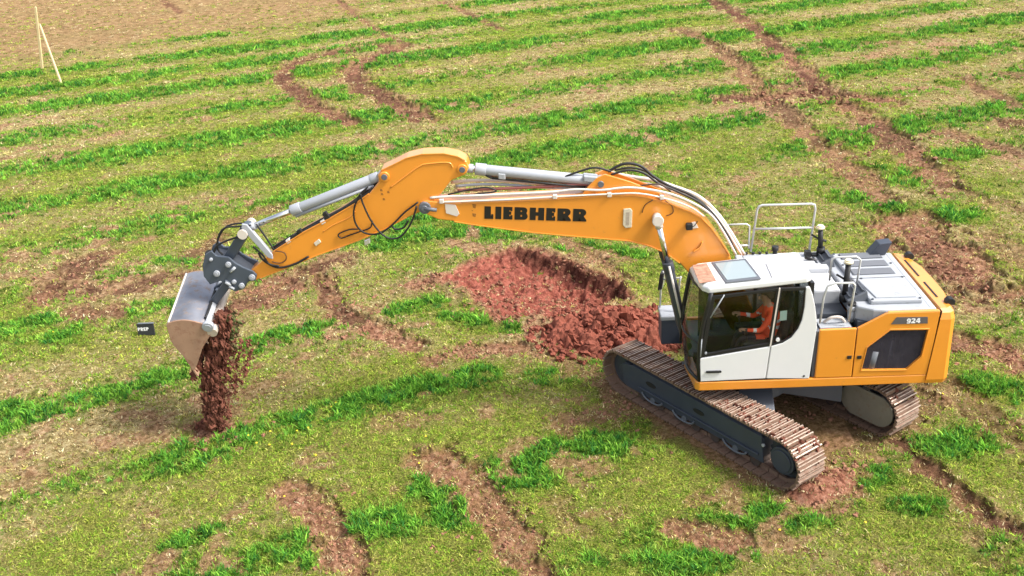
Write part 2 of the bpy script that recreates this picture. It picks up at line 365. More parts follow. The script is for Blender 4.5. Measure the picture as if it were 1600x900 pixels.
def field(x, y):
    """lush, soil, dry, red, wet and height at world points"""
    x = x.astype(np.float32); y = y.astype(np.float32)
    n1 = fbm(x * .55, y * .55, 11, 4); n2 = fbm(x * 2.3, y * 2.3, 23, 4); n3 = fbm(x * .16, y * .16, 37, 3); n4 = fbm(x * 7., y * 7., 51, 3)
    t = -math.sin(TH) * x + math.cos(TH) * y + (n1 - .5) * .9 + (n2 - .5) * .7
    s = math.cos(TH) * x + math.sin(TH) * y
    st = np.zeros_like(x)
    for i, o in enumerate(OFFS):
        hw = .8 if o < 8 else (1.2 if o < 22 else 1.5)
        k = sst(.28, .60, fbm(s * .13 + 31 * i, s * 0 + i * 7.7, 71 + i, 3)) * .6 + .4
        if o < 7: k = k * .38
        elif o < 11: k = k * np.where(x < -13, 1.0, .45)
        st = np.maximum(st, k * np.exp(-((t - o) / hw) ** 2 * 1.1))
    lush = st
    def box(P, m): return (x > P[:, 0].min() - m) & (x < P[:, 0].max() + m) & (y > P[:, 1].min() - m) & (y < P[:, 1].max() + m)
    for P, hw in LUSHP:
        i = box(P, hw + 1.2)
        if i.any():
            d = seg_dist(x[i], y[i], P) + (n2[i] - .5) * hw * 2.2 + (n4[i] - .5) * hw * .9 + (n1[i] - .5) * hw * .9
            lush[i] = np.maximum(lush[i], .95 * sst(hw * 1.3, hw * .45, d))
    lush = np.clip(lush * (.25 + .95 * sst(.34, .62, n2 * .6 + n4 * .25 + n1 * .15)) + .30 * sst(.48, .72, n1 * .6 + n2 * .4), 0, 1)
    wet_shade = np.zeros_like(x); soil = np.zeros_like(x); h = (n3 - .5) * .10 * sst(6, 20, np.hypot(x, y)) + (n1 - .5) * .05
    for P, hw, k, dep in SOILP:
        i = box(P, hw + 1.2)
        if i.any():
            d = seg_dist(x[i], y[i], P) + (n2[i] - .5) * hw * 2.0 + (n4[i] - .5) * hw * 1.1
            m = sst(hw * 1.3, hw * .55, d)
            soil[i] = np.maximum(soil[i], m * k)
            wet_shade[i] = np.maximum(wet_shade[i], m * .85 * sst(.30, .60, n1[i] * .6 + n2[i] * .4) * ((x[i] > 1.5) | (y[i] > 4)))
            h[i] += -dep * sst(hw * 1.1, hw * .8, d) + .75 * abs(dep) * np.exp(-((d - hw * 1.25) / (.13 + .1 * hw)) ** 2) * n2[i] * 1.6
    soil *= .88 + .12 * sst(.36, .56, n4 * .45 + n2 * .55)
    # scattered small bare spots
    spots = sst(.55, .69, n1 * .40 + n2 * .60) * .75
    lush *= 1 - spots * .7
    soil = np.maximum(soil, spots * .8 * (1 - sst(28, 45, y)))
    # the dug pit
    red = np.zeros_like(x)
    i = box(PIT, 1.5)
    if i.any():
        d = poly_sd(x[i], y[i], PIT) + (n1[i] - .5) * .8 + (n2[i] - .5) * .6 + (n4[i] - .5) * .08
        # the far and right rim is a steep cut, the near and left rim runs out gently
        c = PIT.mean(0); side = ((x[i] - c[0]) * .88 + (y[i] - c[1]) * .48)
        steep = sst(-.1, .8, side)
        w = .42 * steep + 1.0 * (1 - steep)
        m = sst(.06, -.0, d)
        h[i] += -(.32 * steep + .17 * (1 - steep)) * sst(.05, -1, d / np.maximum(w, .05)) + .12 * np.exp(-((d - .22) / .18) ** 2) * n2[i] * 1.4
        soil[i] = np.maximum(soil[i], sst(.34, .02, d)); red[i] = sst(.25, -.1, d)
        wet_shade[i] = .85 * steep * sst(-.5, -.1, d) * sst(.12, .0, d)  # shade on the steep cut, painted in as darker soil colour
        h[i] += sst(.3, -.2, d) * steep * ((n2[i] - .5) * .25 + (n4[i] - .5) * .16)
        h[i] += red[i] * (np.abs(fbm(x[i] * 1.6 + y[i] * .9, y[i] * 3.2 - x[i] * 1.8, 91, 4) - .5) * .20 + (n4[i] - .5) * .12 - .02)
    # loose soil round the heap and below the bucket
    d = np.hypot((x - HEAPC[0]) / 1.25, y - HEAPC[1]) + (n2 - .5) * .7 + (n4 - .5) * .3
    m = sst(1.25, .7, d); soil = np.maximum(soil, m); red = np.maximum(red, m * .9)
    d = np.hypot(x + 9.9, y + .1) + (n2 - .5) * .5
    soil = np.maximum(soil, sst(.55, .2, d))
    # churned ground between and behind the tracks
    d = np.hypot((x - .9) * .9, y + .1) + (n2 - .5) * 1.4 + (n1 - .5) * .8
    soil = np.maximum(soil, .65 * sst(2.6, 1.3, d))
    # ploughed brown corner of the field
    i = y > 22
    brown = np.zeros_like(x)
    if i.any():
        d = poly_sd(x[i], y[i], BROWN) + (n1[i] - .5) * 9 + (n2[i] - .5) * 3
        brown[i] = sst(7, -5, d)
    far = sst(70, 110, y); 
    lush *= (1 - soil) * (1 - brown * .85)
    h += soil * ((n4 - .5) * .12 + (fbm(x * 16, y * 16, 61, 2) - .5) * .05) + lush * (.02 + (n4 - .5) * .06)
    h += (1 - soil) * ((n4 - .5) * .06 + (n2 - .5) * .05)
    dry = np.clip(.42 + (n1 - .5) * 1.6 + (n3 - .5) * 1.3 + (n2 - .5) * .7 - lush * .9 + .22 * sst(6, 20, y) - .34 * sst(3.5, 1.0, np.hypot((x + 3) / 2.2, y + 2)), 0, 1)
    # rough clods on the ploughed part
    h += brown * (n2 - .5) * .12
    # keep the ground flat under the tracks
    flat = sst(3.4, 2.2, np.hypot(x, y)); h = h * (1 - flat * .8)
    d = seg_dist(x, y, MUD) + (n2 - .5) * .12
    m = sst(.42, .0, d); h = h + .15 * m + m * (n4 - .5) * .14
    soil = np.maximum(soil, sst(.5, .3, d)); red = np.maximum(red, .25 * sst(.45, .25, d)); lush = lush * (1 - sst(.5, .3, d))
    return lush, soil, dry, red, wet_shade, brown, h

# one sheet, fine where the photograph looks, coarse out to the horizon (rings round the spot below the drone)
cx, cy = CAM_POS[0], CAM_POS[1]
thf = np.linspace(-40, 40, 1300) - math.degrees(CAM_YAW) * 0
th = np.radians(np.concatenate([np.linspace(-180, -42, 47), thf, np.linspace(42, 180, 47)[:-1]]))
rr = np.concatenate([[0.4, 3, 6, 8.2], np.exp(np.linspace(math.log(9.2), math.log(30), 640)), np.exp(np.linspace(math.log(30.3), math.log(120), 330)), [135, 160, 200, 280, 400, 700, 1300, 2500, 4500]])
R_, T_ = np.meshgrid(rr, th, indexing='ij')
gx = (cx + R_ * np.sin(T_)).ravel(); gy = (cy + R_ * np.cos(T_)).ravel()
lush, soil, dry, red, wet_shade, brown, hh = field(gx, gy)
hh = hh * sst(200, 100, R_.ravel())
nr, nt_ = R_.shape
verts = np.stack([gx, gy, hh], 1).astype(np.float32)
i0 = (np.arange(nr - 1)[:, None] * nt_ + np.arange(nt_)[None, :]).ravel()
i1 = (np.arange(nr - 1)[:, None] * nt_ + (np.arange(nt_)[None, :] + 1) % nt_).ravel()
faces = np.stack([i0, i0 + nt_, i1 + nt_, i1], 1).astype(np.int32)
def np_mesh(name, verts, faces, smooth=True):
    me = bpy.data.meshes.new(name)
    k = faces.shape[1]
    me.vertices.add(len(verts)); me.vertices.foreach_set('co', verts.astype(np.float32).ravel())
    me.loops.add(faces.size); me.loops.foreach_set('vertex_index', faces.astype(np.int32).ravel())
    me.polygons.add(len(faces)); me.polygons.foreach_set('loop_start', np.arange(0, faces.size, k, dtype=np.int32))
    me.polygons.foreach_set('use_smooth', np.full(len(faces), smooth))
    me.update(calc_edges=True)
    return me
# close the tiny hole at the centre of the rings
me = np_mesh('field', verts, faces)
def add_attr(me, name, cols):
    a = me.attributes.new(name, 'FLOAT_COLOR', 'POINT')
    a.data.foreach_set('color', cols.astype(np.float32).ravel())
add_attr(me, 'cover', np.stack([lush, soil, dry, np.ones_like(lush)], 1))
add_attr(me, 'earth', np.stack([red, wet_shade, brown, np.ones_like(lush)], 1))
ground = bpy.data.objects.new('ground', me); COL.objects.link(ground)
tag(ground, kind='structure')

gm = bpy.data.materials.new('field_cover'); gm.use_nodes = True
nt = gm.node_tree; pb = nt.nodes['Principled BSDF']
pb.inputs['Roughness'].default_value = 1.0; pb.inputs['Specular IOR Level'].default_value = 0.1
def node(t, **k):
    n = nt.nodes.new(t)
    for a, b in k.items(): setattr(n, a, b)
    return n
geo = node('ShaderNodeNewGeometry')
at1 = node('ShaderNodeAttribute', attribute_name='cover'); at2 = node('ShaderNodeAttribute', attribute_name='earth')
s1 = node('ShaderNodeSeparateColor'); s2 = node('ShaderNodeSeparateColor')
nt.links.new(at1.outputs['Color'], s1.inputs[0]); nt.links.new(at2.outputs['Color'], s2.inputs[0])
def noise(scale, detail=5, rough=.6):
    n = node('ShaderNodeTexNoise'); n.inputs['Scale'].default_value = scale; n.inputs['Detail'].default_value = detail; n.inputs['Roughness'].default_value = rough
    nt.links.new(geo.outputs['Position'], n.inputs['Vector']); return n.outputs[0]
def ramp(src, stops):
    r = node('ShaderNodeValToRGB')
    e = r.color_ramp.elements
    while len(e) < len(stops): e.new(.5)
    for el, (p, c) in zip(e, stops): el.position = p; el.color = (*c, 1)
    nt.links.new(src, r.inputs[0]); return r.outputs[0]
def mix(f, a, b):
    m = node('ShaderNodeMix', data_type='RGBA')
    for s, k in ((f, 0), (a, 6), (b, 7)):
        if isinstance(s, tuple): m.inputs[k].default_value = (*s, 1)
        elif isinstance(s, float): m.inputs[k].default_value = s
        else: nt.links.new(s, m.inputs[k])
    return m.outputs[2]
nf = noise(9, 8, .72); nm = noise(2.2, 6); nff = noise(34, 4, .7)
straw = ramp(nf, [(.34, (.06, .036, .018)), (.45, (.27, .185, .085)), (.55, (.45, .34, .175)), (.68, (.61, .50, .29))])
ygreen = ramp(nff, [(.32, (.035, .04, .012)), (.47, (.16, .165, .035)), (.66, (.37, .37, .085))])
greens = ramp(nff, [(.3, (.03, .07, .012)), (.55, (.09, .18, .024)), (.75, (.17, .30, .04))])
soilc = ramp(nf, [(.32, (.05, .02, .012)), (.45, (.22, .098, .058)), (.57, (.37, .19, .12)), (.72, (.54, .33, .23))])
redc = ramp(nf, [(.3, (.075, .022, .016)), (.44, (.25, .075, .052)), (.58, (.38, .125, .088)), (.74, (.50, .22, .165))])
brownc = ramp(nm, [(.3, (.14, .08, .04)), (.48, (.27, .17, .08)), (.62, (.35, .235, .12)), (.75, (.44, .33, .19))])
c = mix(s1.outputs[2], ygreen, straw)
c = mix(s2.outputs[2], c, brownc)
c = mix(s1.outputs[0], c, greens)
sc = mix(s2.outputs[0], soilc, redc)
sc = mix(s2.outputs[1], sc, ramp(nf, [(.35, (.035, .012, .009)), (.6, (.13, .055, .036)), (.75, (.24, .125, .085))]))  # dark soil tone, which also carries the shade painted on the pit wall
c = mix(s1.outputs[1], c, sc)
nt.links.new(c, pb.inputs['Base Color'])
bmp = node('ShaderNodeBump'); bmp.inputs['Strength'].default_value = 1.0; bmp.inputs['Distance'].default_value = .09
nt.links.new(noise(16, 8, .75), bmp.inputs['Height']); nt.links.new(bmp.outputs[0], pb.inputs['Normal'])
me.materials.append(gm)

# ------------------------------------------------------------------ grass
NB = 2100000
NT = NB // 8                                 # small tufts of eight blades
r0, r1 = 9.5, 95.0
pw = 0.22                                    # areal density falls off as r^-(2-pw)
tr_ = (r0 ** pw + rng.random(NT) * (r1 ** pw - r0 ** pw)) ** (1 / pw)
tt_ = np.radians(rng.uniform(-37, 37, NT))
tx = cx + tr_ * np.sin(tt_); ty = cy + tr_ * np.cos(tt_)
lu, so, dr, re_, we, bw_, bh = field(tx, ty)
tl = rng.random(NT) < sst(.05, .80, lu)      # a lush tuft or a cropped one
keep = rng.random(NT) < np.clip(np.where(tl, 1.0, .50 + .5 * (1 - dr)) * (1 - so * .82) * (1 - .75 * bw_), 0, 1)
keep &= np.hypot(tx, ty) > 1.9
tx, ty, tr_, lu, tl, dr, bh = [a[keep] for a in (tx, ty, tr_, lu, tl, dr, bh)]
NT = len(tx)
tb = np.clip(rng.normal(1, .30, NT), .4, 1.7)   # each tuft is paler or darker than its neighbours
tdr = np.maximum(dr, so[keep] * 1.2)
ti = np.repeat(np.arange(NT), 8)
n = len(ti)
br = tr_[ti]; lu = lu[ti]; lt_ = tl[ti]; dr = dr[ti]; bh = bh[ti]
k = (br / 12) ** .72
sp = rng.normal(0, 1, (n, 2)) * (0.028 * k)[:, None]
bx = tx[ti] + sp[:, 0]; by = ty[ti] + sp[:, 1]
big = np.repeat(rng.uniform(.55, 1.45, NT), 8)
hgt = np.where(lt_, .036 + .062 * lu, .030) * big * rng.uniform(.6, 1.3, n) * (1 + .3 * (k - 1))
wid = np.where(lt_, .0085, .0070) * k * rng.uniform(.7, 1.4, n)
az = rng.uniform(0, 2 * np.pi, n); lean = np.where(lt_, rng.uniform(.25, 1.25, n), rng.uniform(.5, 2.2, n))
la = rng.uniform(0, 2 * np.pi, n)
dxw, dyw = np.cos(az) * wid, np.sin(az) * wid
lx, ly = np.cos(la) * lean * hgt, np.sin(la) * lean * hgt
z0 = bh - .012
V = np.empty((n, 5, 3), np.float32)
V[:, 0] = np.stack([bx - dxw, by - dyw, z0], 1); V[:, 1] = np.stack([bx + dxw, by + dyw, z0], 1)
V[:, 2] = np.stack([bx + lx * .4 + dxw * .8, by + ly * .4 + dyw * .8, z0 + hgt * .62], 1)
V[:, 3] = np.stack([bx + lx * .4 - dxw * .8, by + ly * .4 - dyw * .8, z0 + hgt * .62], 1)
V[:, 4] = np.stack([bx + lx, by + ly, z0 + hgt], 1)
base = np.arange(n) * 5
loops = np.empty((n, 7), np.int32)
loops[:, :4] = base[:, None] + np.array([0, 1, 2, 3]); loops[:, 4:] = base[:, None] + np.array([3, 2, 4])
gme = bpy.data.meshes.new('grass')
gme.vertices.add(n * 5); gme.vertices.foreach_set('co', V.ravel())
gme.loops.add(n * 7); gme.loops.foreach_set('vertex_index', loops.ravel())
gme.polygons.add(n * 2)
ls = np.empty((n, 2), np.int32); ls[:, 0] = np.arange(n) * 7; ls[:, 1] = np.arange(n) * 7 + 4
gme.polygons.foreach_set('loop_start', ls.ravel())
gme.update(calc_edges=True)
pal_l = np.array([(.10, .28, .035), (.14, .36, .045), (.20, .42, .05), (.24, .45, .06), (.055, .20, .045)])
pal_y = np.array([(.30, .39, .05), (.39, .42, .075), (.24, .37, .045), (.40, .40, .11), (.16, .28, .03)])
pal_s = np.array([(.53, .43, .21), (.42, .30, .14), (.62, .53, .31), (.30, .18, .095), (.48, .43, .16)])
pick = np.repeat(rng.integers(0, 5, NT), 8); swap = rng.random(n) < .3; pick = np.where(swap, rng.integers(0, 5, n), pick)
isstraw = np.repeat(rng.random(NT) < np.clip(tdr * 1.25 - .12, 0, .95), 8)
ml = (sst(.1, .7, lu) * .8 + .2)[:, None]
colr = np.where(lt_[:, None], pal_l[pick] * ml + pal_y[pick] * (1 - ml), np.where(isstraw[:, None], pal_s[pick], pal_y[pick]))
colr = np.clip(colr * (tb[ti] * rng.uniform(.85, 1.15, n))[:, None], 0, .85)
colv = np.repeat(np.concatenate([colr, np.ones((n, 1))], 1)[:, None, :], 5, 1)
add_attr(gme, 'tint', colv.reshape(-1, 4))
grass = bpy.data.objects.new('grass', gme); COL.objects.link(grass)
tag(grass, 'short patchy meadow grass in green and straw coloured mown strips', 'grass', kind='stuff')
grm = bpy.data.materials.new('grass_blade'); grm.use_nodes = True; g = grm.node_tree
for nn in list(g.nodes):
    if nn.type != 'OUTPUT_MATERIAL': g.nodes.remove(nn)
go = [nn for nn in g.nodes if nn.type == 'OUTPUT_MATERIAL'][0]
ga = g.nodes.new('ShaderNodeAttribute'); ga.attribute_name = 'tint'
gd = g.nodes.new('ShaderNodeBsdfDiffuse'); gt = g.nodes.new('ShaderNodeBsdfTranslucent'); gx_ = g.nodes.new('ShaderNodeMixShader'); gx_.inputs[0].default_value = .35
g.links.new(ga.outputs['Color'], gd.inputs[0]); g.links.new(ga.outputs['Color'], gt.inputs[0])
g.links.new(gd.outputs[0], gx_.inputs[1]); g.links.new(gt.outputs[0], gx_.inputs[2]); g.links.new(gx_.outputs[0], go.inputs[0])
gme.materials.append(grm)

# ------------------------------------------------------------------ clods
_ico = None
def ico():
    global _ico
    if _ico is None:
        bm = bmesh.new(); bmesh.ops.create_icosphere(bm, subdivisions=2, radius=1)
        _ico = (np.array([v.co[:] for v in bm.verts]), np.array([[v.index for v in f.verts] for f in bm.faces])); bm.free()
    return _ico
def clods(centres, sizes, stretch=None, seed=1):
    rg = np.random.default_rng(seed)
    bv, bf = ico(); vs = []; fs = []
    for i, (c, s) in enumerate(zip(centres, sizes)):
        ph = rg.uniform(0, 6.28, (3, 3)); fr = rg.uniform(1.5, 3.5, (3, 3))
        d = 1 + .22 * sum(np.sin(bv @ fr[j] + ph[j, 0]) for j in range(3)) + rg.normal(0, .10, len(bv))
        sc = rg.uniform(.65, 1.3, 3)
        if stretch is not None: sc = sc * np.array(stretch[i])
        vs.append(bv * d[:, None] * s * sc + c); fs.append(bf + i * len(bv))
    return np.concatenate(vs), np.concatenate(fs)

# heap of loose soil between the pit and the tracks
N = 150
gxh, gyh = np.meshgrid(np.linspace(-2.0, 2.0, N), np.linspace(-1.4, 1.4, N), indexing='ij')
hx = (gxh + HEAPC[0]).ravel(); hy = (gyh + HEAPC[1]).ravel()
dd = np.hypot(gxh.ravel() / 1.25, gyh.ravel())
a1 = fbm(hx * 1.5, hy * 1.5, 141, 3); a2 = fbm(hx * 5, hy * 5, 143, 3); a3 = fbm(hx * 13, hy * 13, 145, 2)
prof = np.clip(1 - (dd + (a1 - .5) * 1.1) / 1.18, -.4, 1)
hz = -.10 + .62 * np.sign(prof) * np.abs(prof) ** .8 + (a2 - .5) * .30 * (prof > -.2) + (a3 - .5) * .13
hz = np.where(dd > 1.25, -.3, hz)
hv = np.stack([hx - HEAPC[0], hy - HEAPC[1], hz], 1)
ii = (np.arange(N - 1)[:, None] * N + np.arange(N - 1)[None]).ravel()
hf = np.stack([ii, ii + N, ii + N + 1, ii + 1], 1)
cs = []; ss = []
for i in range(700):
    a = random.random() * 6.283; rad = 1.45 * random.random() ** .6
    px_, py_ = rad * 1.25 * math.cos(a), rad * math.sin(a)
    zz = max(0.0, .46 * (1 - rad / 1.1)) + .02
    cs.append((px_, py_, zz)); ss.append(random.choice([.03, .04, .05, .07, .09, .12]) * (1.1 - .4 * rad / 1.25))
cv, cf = clods(cs, ss, seed=3)
hme = bpy.data.meshes.new('soil_heap')
hme.from_pydata([tuple(p) for p in hv] + [tuple(p) for p in cv], [], [list(f) for f in hf] + [list(f + len(hv)) for f in cf])
hme.materials.append(M['heap'])
heap = bpy.data.objects.new('soil_heap', hme); COL.objects.link(heap); heap.location = (HEAPC[0], HEAPC[1], 0)
tag(heap, 'heap of loose red brown soil between the dug pit and the front of the tracks', 'soil heap')

# loose clods strewn round pit, ruts and tracks
cs = []; ss = []
def strew(px0, py0, sx, sy, cnt, smax):
    for _ in range(cnt):
        X, Y = atz(px0 + random.gauss(0, sx), py0 + random.gauss(0, sy))
        cs.append((X, Y, 0.0)); ss.append(random.uniform(.018, smax))
strew(830, 500, 50, 14, 120, .06); strew(760, 470, 40, 12, 80, .05); strew(690, 445, 25, 8, 60, .05); strew(900, 430, 50, 25, 90, .05)
strew(850, 440, 60, 25, 90, .05); strew(340, 680, 30, 12, 70, .05); strew(1310, 750, 20, 25, 60, .05); strew(1230, 150, 60, 10, 120, .09); strew(590, 95, 50, 20, 110, .08)
strew(1470, 405, 40, 30, 120, .06); strew(120, 450, 40, 25, 110, .05); strew(560, 500, 50, 25, 90, .05); strew(520, 840, 25, 40, 80, .035); strew(770, 800, 45, 50, 110, .035); strew(1400, 215, 60, 40, 110, .07)
strew(960, 640, 40, 12, 50, .04); strew(430, 460, 50, 20, 80, .05); strew(740, 552, 45, 8, 60, .04); strew(1560, 555, 40, 12, 60, .05); strew(1250, 640, 90, 30, 90, .04)
zz = field(np.array([c[0] for c in cs]), np.array([c[1] for c in cs]))[6]
cs = [(c[0], c[1], z) for c, z in zip(cs, zz)]
cv, cf = clods(cs, ss, seed=5)
lme = np_mesh('loose_clods', cv, cf, False); lme.materials.append(mat('brown_clod', (0.27, 0.135, 0.085), .95, spec=.15, var=.5, vscale=8, dirt=.3, dirtcol=(.14, .06, .04)))
lc = bpy.data.objects.new('loose_clods', lme); COL.objects.link(lc)
tag(lc, 'small loose clods of brown soil strewn beside the pit and along the wheel ruts', 'soil', kind='stuff')

# ================================================================== THE EXCAVATOR
exc = empty('excavator', (0, 0, 0))
tag(exc, 'orange and white crawler excavator tipping soil from its raised bucket', 'excavator')
HWV = 1.24                                       # half width of the upper structure
VB = -.15                                        # boom plane
# ---------------- undercarriage
PSI = 0.935
TF = Vector((-math.cos(PSI), math.sin(PSI), 0)); TL = Vector((-math.sin(PSI), -math.cos(PSI), 0))
def T(t, s, z): return TF * t + TL * s + Vector((0, 0, z))
GA, RA, LT, BW = 1.205, .40, 4.70, .60
ZC = .445                                        # axle height
def belt_point(d):                               # arc length -> (t, z, tangent angle); runs along the ground to the rear, up and forward on top
    Ls = LT - 2 * ZC; half = Ls / 2; arc = math.pi * RA
    P = 2 * Ls + 2 * arc; d %= P
    if d < Ls: return (half - d, ZC - RA, math.pi)
    d -= Ls
    if d < arc:
        a = -math.pi / 2 - d / RA
        return (-half + RA * math.cos(a), ZC + RA * math.sin(a), a - math.pi / 2)
    d -= arc
    if d < Ls:
        sag = .0
        return (-half + d, ZC + RA - sag, 0.0)
    d -= Ls
    a = math.pi / 2 - d / RA
    return (half + RA * math.cos(a), ZC + RA * math.sin(a), a - math.pi / 2)
PERI = 2 * (LT - 2 * ZC) + 2 * math.pi * RA
NSH = 52
pitch = PERI / NSH
shoe = MB()                                      # local x along the belt, y across, z outwards
hl = pitch * .485
hl = pitch * .46
prof = [(-hl, -.012), (-hl, .012), (-hl + .012, .055), (-hl + .034, .055), (-hl + .048, .012), (-.014, .012), (-.009, .042), (.009, .042), (.014, .012), (hl - .055, .012), (hl - .048, .042), (hl - .030, .042), (hl - .012, .012), (hl, .006), (hl, -.012)]
shoe.prism([Vector((x, -BW / 2, z)) for x, z in prof], (0, BW, 0))
for i in range(2):
    yb = -.1 + .2 * i
    shoe.obox((0, yb, -.045), (hl * .98, 0, 0), (0, .022, 0), (0, 0, .034))
shoe_ob = None
for sgn in (1, -1):
    s0 = GA * sgn
    tr = MB()
    # chain seen between the shoes and the frame
    path = [belt_point(PERI * i / 120) for i in range(120)]
    inner = [T(t - .07 * (math.cos(a + math.pi / 2)), s0 - .09, z - .07 * math.sin(a + math.pi / 2)) for t, z, a in path]
    outer = [T(t - .02 * (math.cos(a + math.pi / 2)), s0 - .09, z - .02 * math.sin(a + math.pi / 2)) for t, z, a in path]
    nP = len(path); wv = TL * .18
    vs = inner + outer + [p + wv for p in inner] + [p + wv for p in outer]
    fs = []
    for i in range(nP):
        j = (i + 1) % nP
        fs += [[i, j, nP + j, nP + i], [2 * nP + i, 3 * nP + i, 3 * nP + j, 2 * nP + j], [i, 2 * nP + i, 2 * nP + j, j], [nP + i, nP + j, 3 * nP + j, 3 * nP + i]]
    tr.add(vs, fs)
    track = tr.build('track', 'shoelink', exc)
    for i in range(NSH):
        t, z, a = belt_point(PERI * (i + .5) / NSH)
        if shoe_ob is None:
            o = shoe.build('track_shoe', 'shoe', track); shoe_ob = o
            o.data.materials.append(M['worn'])
            for p_ in o.data.polygons:
                if p_.normal.z > .9 and p_.center.z > .035: p_.material_index = 1
        else:
            o = shoe_ob.copy(); COL.objects.link(o); o.parent = track
        xa = TF * math.cos(a) + Vector((0, 0, 1)) * math.sin(a)
        za = TF * math.cos(a + math.pi / 2) + Vector((0, 0, 1)) * math.sin(a + math.pi / 2)
        ya = za.cross(xa)
        j = [random.uniform(-.012, .012) for _ in range(2)]
        loc = T(t, s0, z) + za * j[1] * .4
        o.matrix_world = Matrix(((xa.x, ya.x, za.x, loc.x), (xa.y, ya.y, za.y, loc.y), (xa.z, ya.z, za.z, loc.z), (0, 0, 0, 1)))
    mc, ms = [], []
    for _ in range(170 if sgn > 0 else 60):
        d_ = PERI * random.choice([random.uniform(.44, .92), random.uniform(.46, .62)])
        t, z, a = belt_point(d_); zo = random.uniform(.0, .03)
        q = T(t + zo * math.cos(a + math.pi / 2), s0 + random.uniform(-.29, .29), z + zo * math.sin(a + math.pi / 2))
        mc.append(np.array(q)); ms.append(random.uniform(.012, .045))
    cv, cf = clods(mc, ms, seed=21 + sgn)
    mme = np_mesh('packed_mud', cv, cf, False); mme.materials.append(M['soil'])
    mo_ = bpy.data.objects.new('packed_mud', mme); COL.objects.link(mo_); mo_.parent = track; mo_['kind'] = 'stuff'
    half = (LT - 2 * ZC) / 2
    # frame between the runs
    fr = MB()
    so = s0 + sgn * .20; si = s0 - sgn * .17
    def tprism(poly, sa, sb): fr.prism([T(t, sa, z) for t, z in poly], TL * (sb - sa))
    tprism([(half - .05, .25), (half - .02, .62), (half - .35, .70), (-half + .42, .70), (-half + .36, .22), (half - .15, .19)], so - sgn * .03, so)     # outer cheek
    tprism([(half - .05, .30), (half - .05, .66), (-half + .40, .66), (-half + .40, .30)], si, so - sgn * .03)
    # sloping shedder on top, lower lip
    fr.prism([T(half - .3, so + sgn * .012, .69), T(half - .3, s0 + sgn * .02, .775), T(half - .3, si, .775), T(half - .3, si, .66), T(half - .3, so - sgn * .03, .66)], TF * (-(2 * half - .75)))
    tprism([(half - .5, .325), (half - .5, .355), (-half + .45, .365), (-half + .45, .335)], so + sgn * .003, so + sgn * .04)
    frame = fr.build('track_frame', 'navy', exc, .012)
    for tt in (1.1, -.1):
        sl = MB(); sl.prism([T(tt + .13 * math.cos(a), so + sgn * .002, .50 + .045 * math.sin(a)) for a in [k * math.pi / 8 for k in range(16)]], TL * sgn * .008)
        sl.build('access_hole', 'black', frame)
    for tt in (1.35, .9, .45, 0, -.45, -.9, -1.35):
        ro = MB(); ro.tube([T(tt, s0 - .17, .16), T(tt, s0 - .05, .16), T(tt, s0 + .05, .16), T(tt, s0 + .17, .16)], .10, 16)
        ro.build('track_roller', 'shoelink', frame)
    for tt in (1.05, .25, -.95):
        gd_ = MB()
        pts_ = [T(tt + .26 * math.cos(a), so + sgn * .02, .27 - .11 * math.sin(a)) for a in [math.pi * k / 10 for k in range(11)]]
        gd_.tube(pts_, .018, 8)
        gd_.tube([T(tt, so - sgn * .06, .20), T(tt, so + sgn * .012, .20)], .055, 14)
        gd_.build('chain_guide', 'grey', frame)
    idl = MB(); idl.tube([T(half, s0 - .1, ZC), T(half, s0 + .1, ZC)], .33, 28); idl.tube([T(half, s0 - .16, ZC), T(half, s0 + .16, ZC)], .12, 16)
    idl.build('idler_wheel', 'darkgrey', exc, .01)
    spk = MB()
    teeth = []
    for kk in range(42):
        r_ = .335 + (.035 if kk % 2 else 0); teeth.append(T(-half + r_ * math.cos(2 * math.pi * kk / 42), s0 - .04, ZC + r_ * math.sin(2 * math.pi * kk / 42)))
    spk.prism(teeth, TL * .08)
    sprocket = spk.build('drive_sprocket', 'darkgrey', exc)
    hub = MB()
    for sg in (1, -1):
        hub.tube([T(-half, s0, ZC), T(-half, s0 + sg * .19, ZC)], .235, 26); hub.tube([T(-half, s0 + sg * .19, ZC), T(-half, s0 + sg * .215, ZC)], .19, 26)
    hub.build('travel_motor', 'navy' if sgn > 0 else 'grey', sprocket, .015)
    gl = MB(); gl.tube([T(-half + .36, so, .57), T(-half + .36, so + sgn * .03, .57)], .028, 12); gl.build('grease_cap', 'lightgrey', frame)
    if sgn < 0:      # broad cheek plate round the inside of the far drive
        ck = MB(); ck.prism([T(-half + .30 * math.cos(a) + (0.45 if math.cos(a) > 0 else 0), si + .02, ZC - .02 + .29 * math.sin(a)) for a in [2 * math.pi * k / 28 for k in range(28)]], TL * .035)
        ck.build('drive_cheek', mat('muddy_cheek_plate', (.24, .22, .17), .6, var=.25, dirt=.4), frame, .008)
# car body with four splayed legs
cb = MB()
cb.prism([T(.62 * math.cos(a), .62 * math.sin(a), .50) for a in [2 * math.pi * k / 20 for k in range(20)]], (0, 0, .36))
for st in (1, -1):
    for ss_ in (1, -1):
        a, b = T(st * .35, ss_ * .30, 0), T(st * 1.05, ss_ * 1.06, 0)
        dr_ = (b - a).normalized(); pn = Vector((-dr_.y, dr_.x, 0)) * .26
        cb.add([a - pn + Vector((0, 0, .48)), a + pn + Vector((0, 0, .48)), a + pn + Vector((0, 0, .85)), a - pn + Vector((0, 0, .85)),
                b - pn * 1.25 + Vector((0, 0, .36)), b + pn * 1.25 + Vector((0, 0, .36)), b + pn * 1.25 + Vector((0, 0, .68)), b - pn * 1.25 + Vector((0, 0, .68))],
               [[0, 1, 2, 3], [4, 7, 6, 5], [0, 4, 5, 1], [1, 5, 6, 2], [2, 6, 7, 3], [3, 7, 4, 0]])
cb.build('car_body', 'grey', exc, .02)
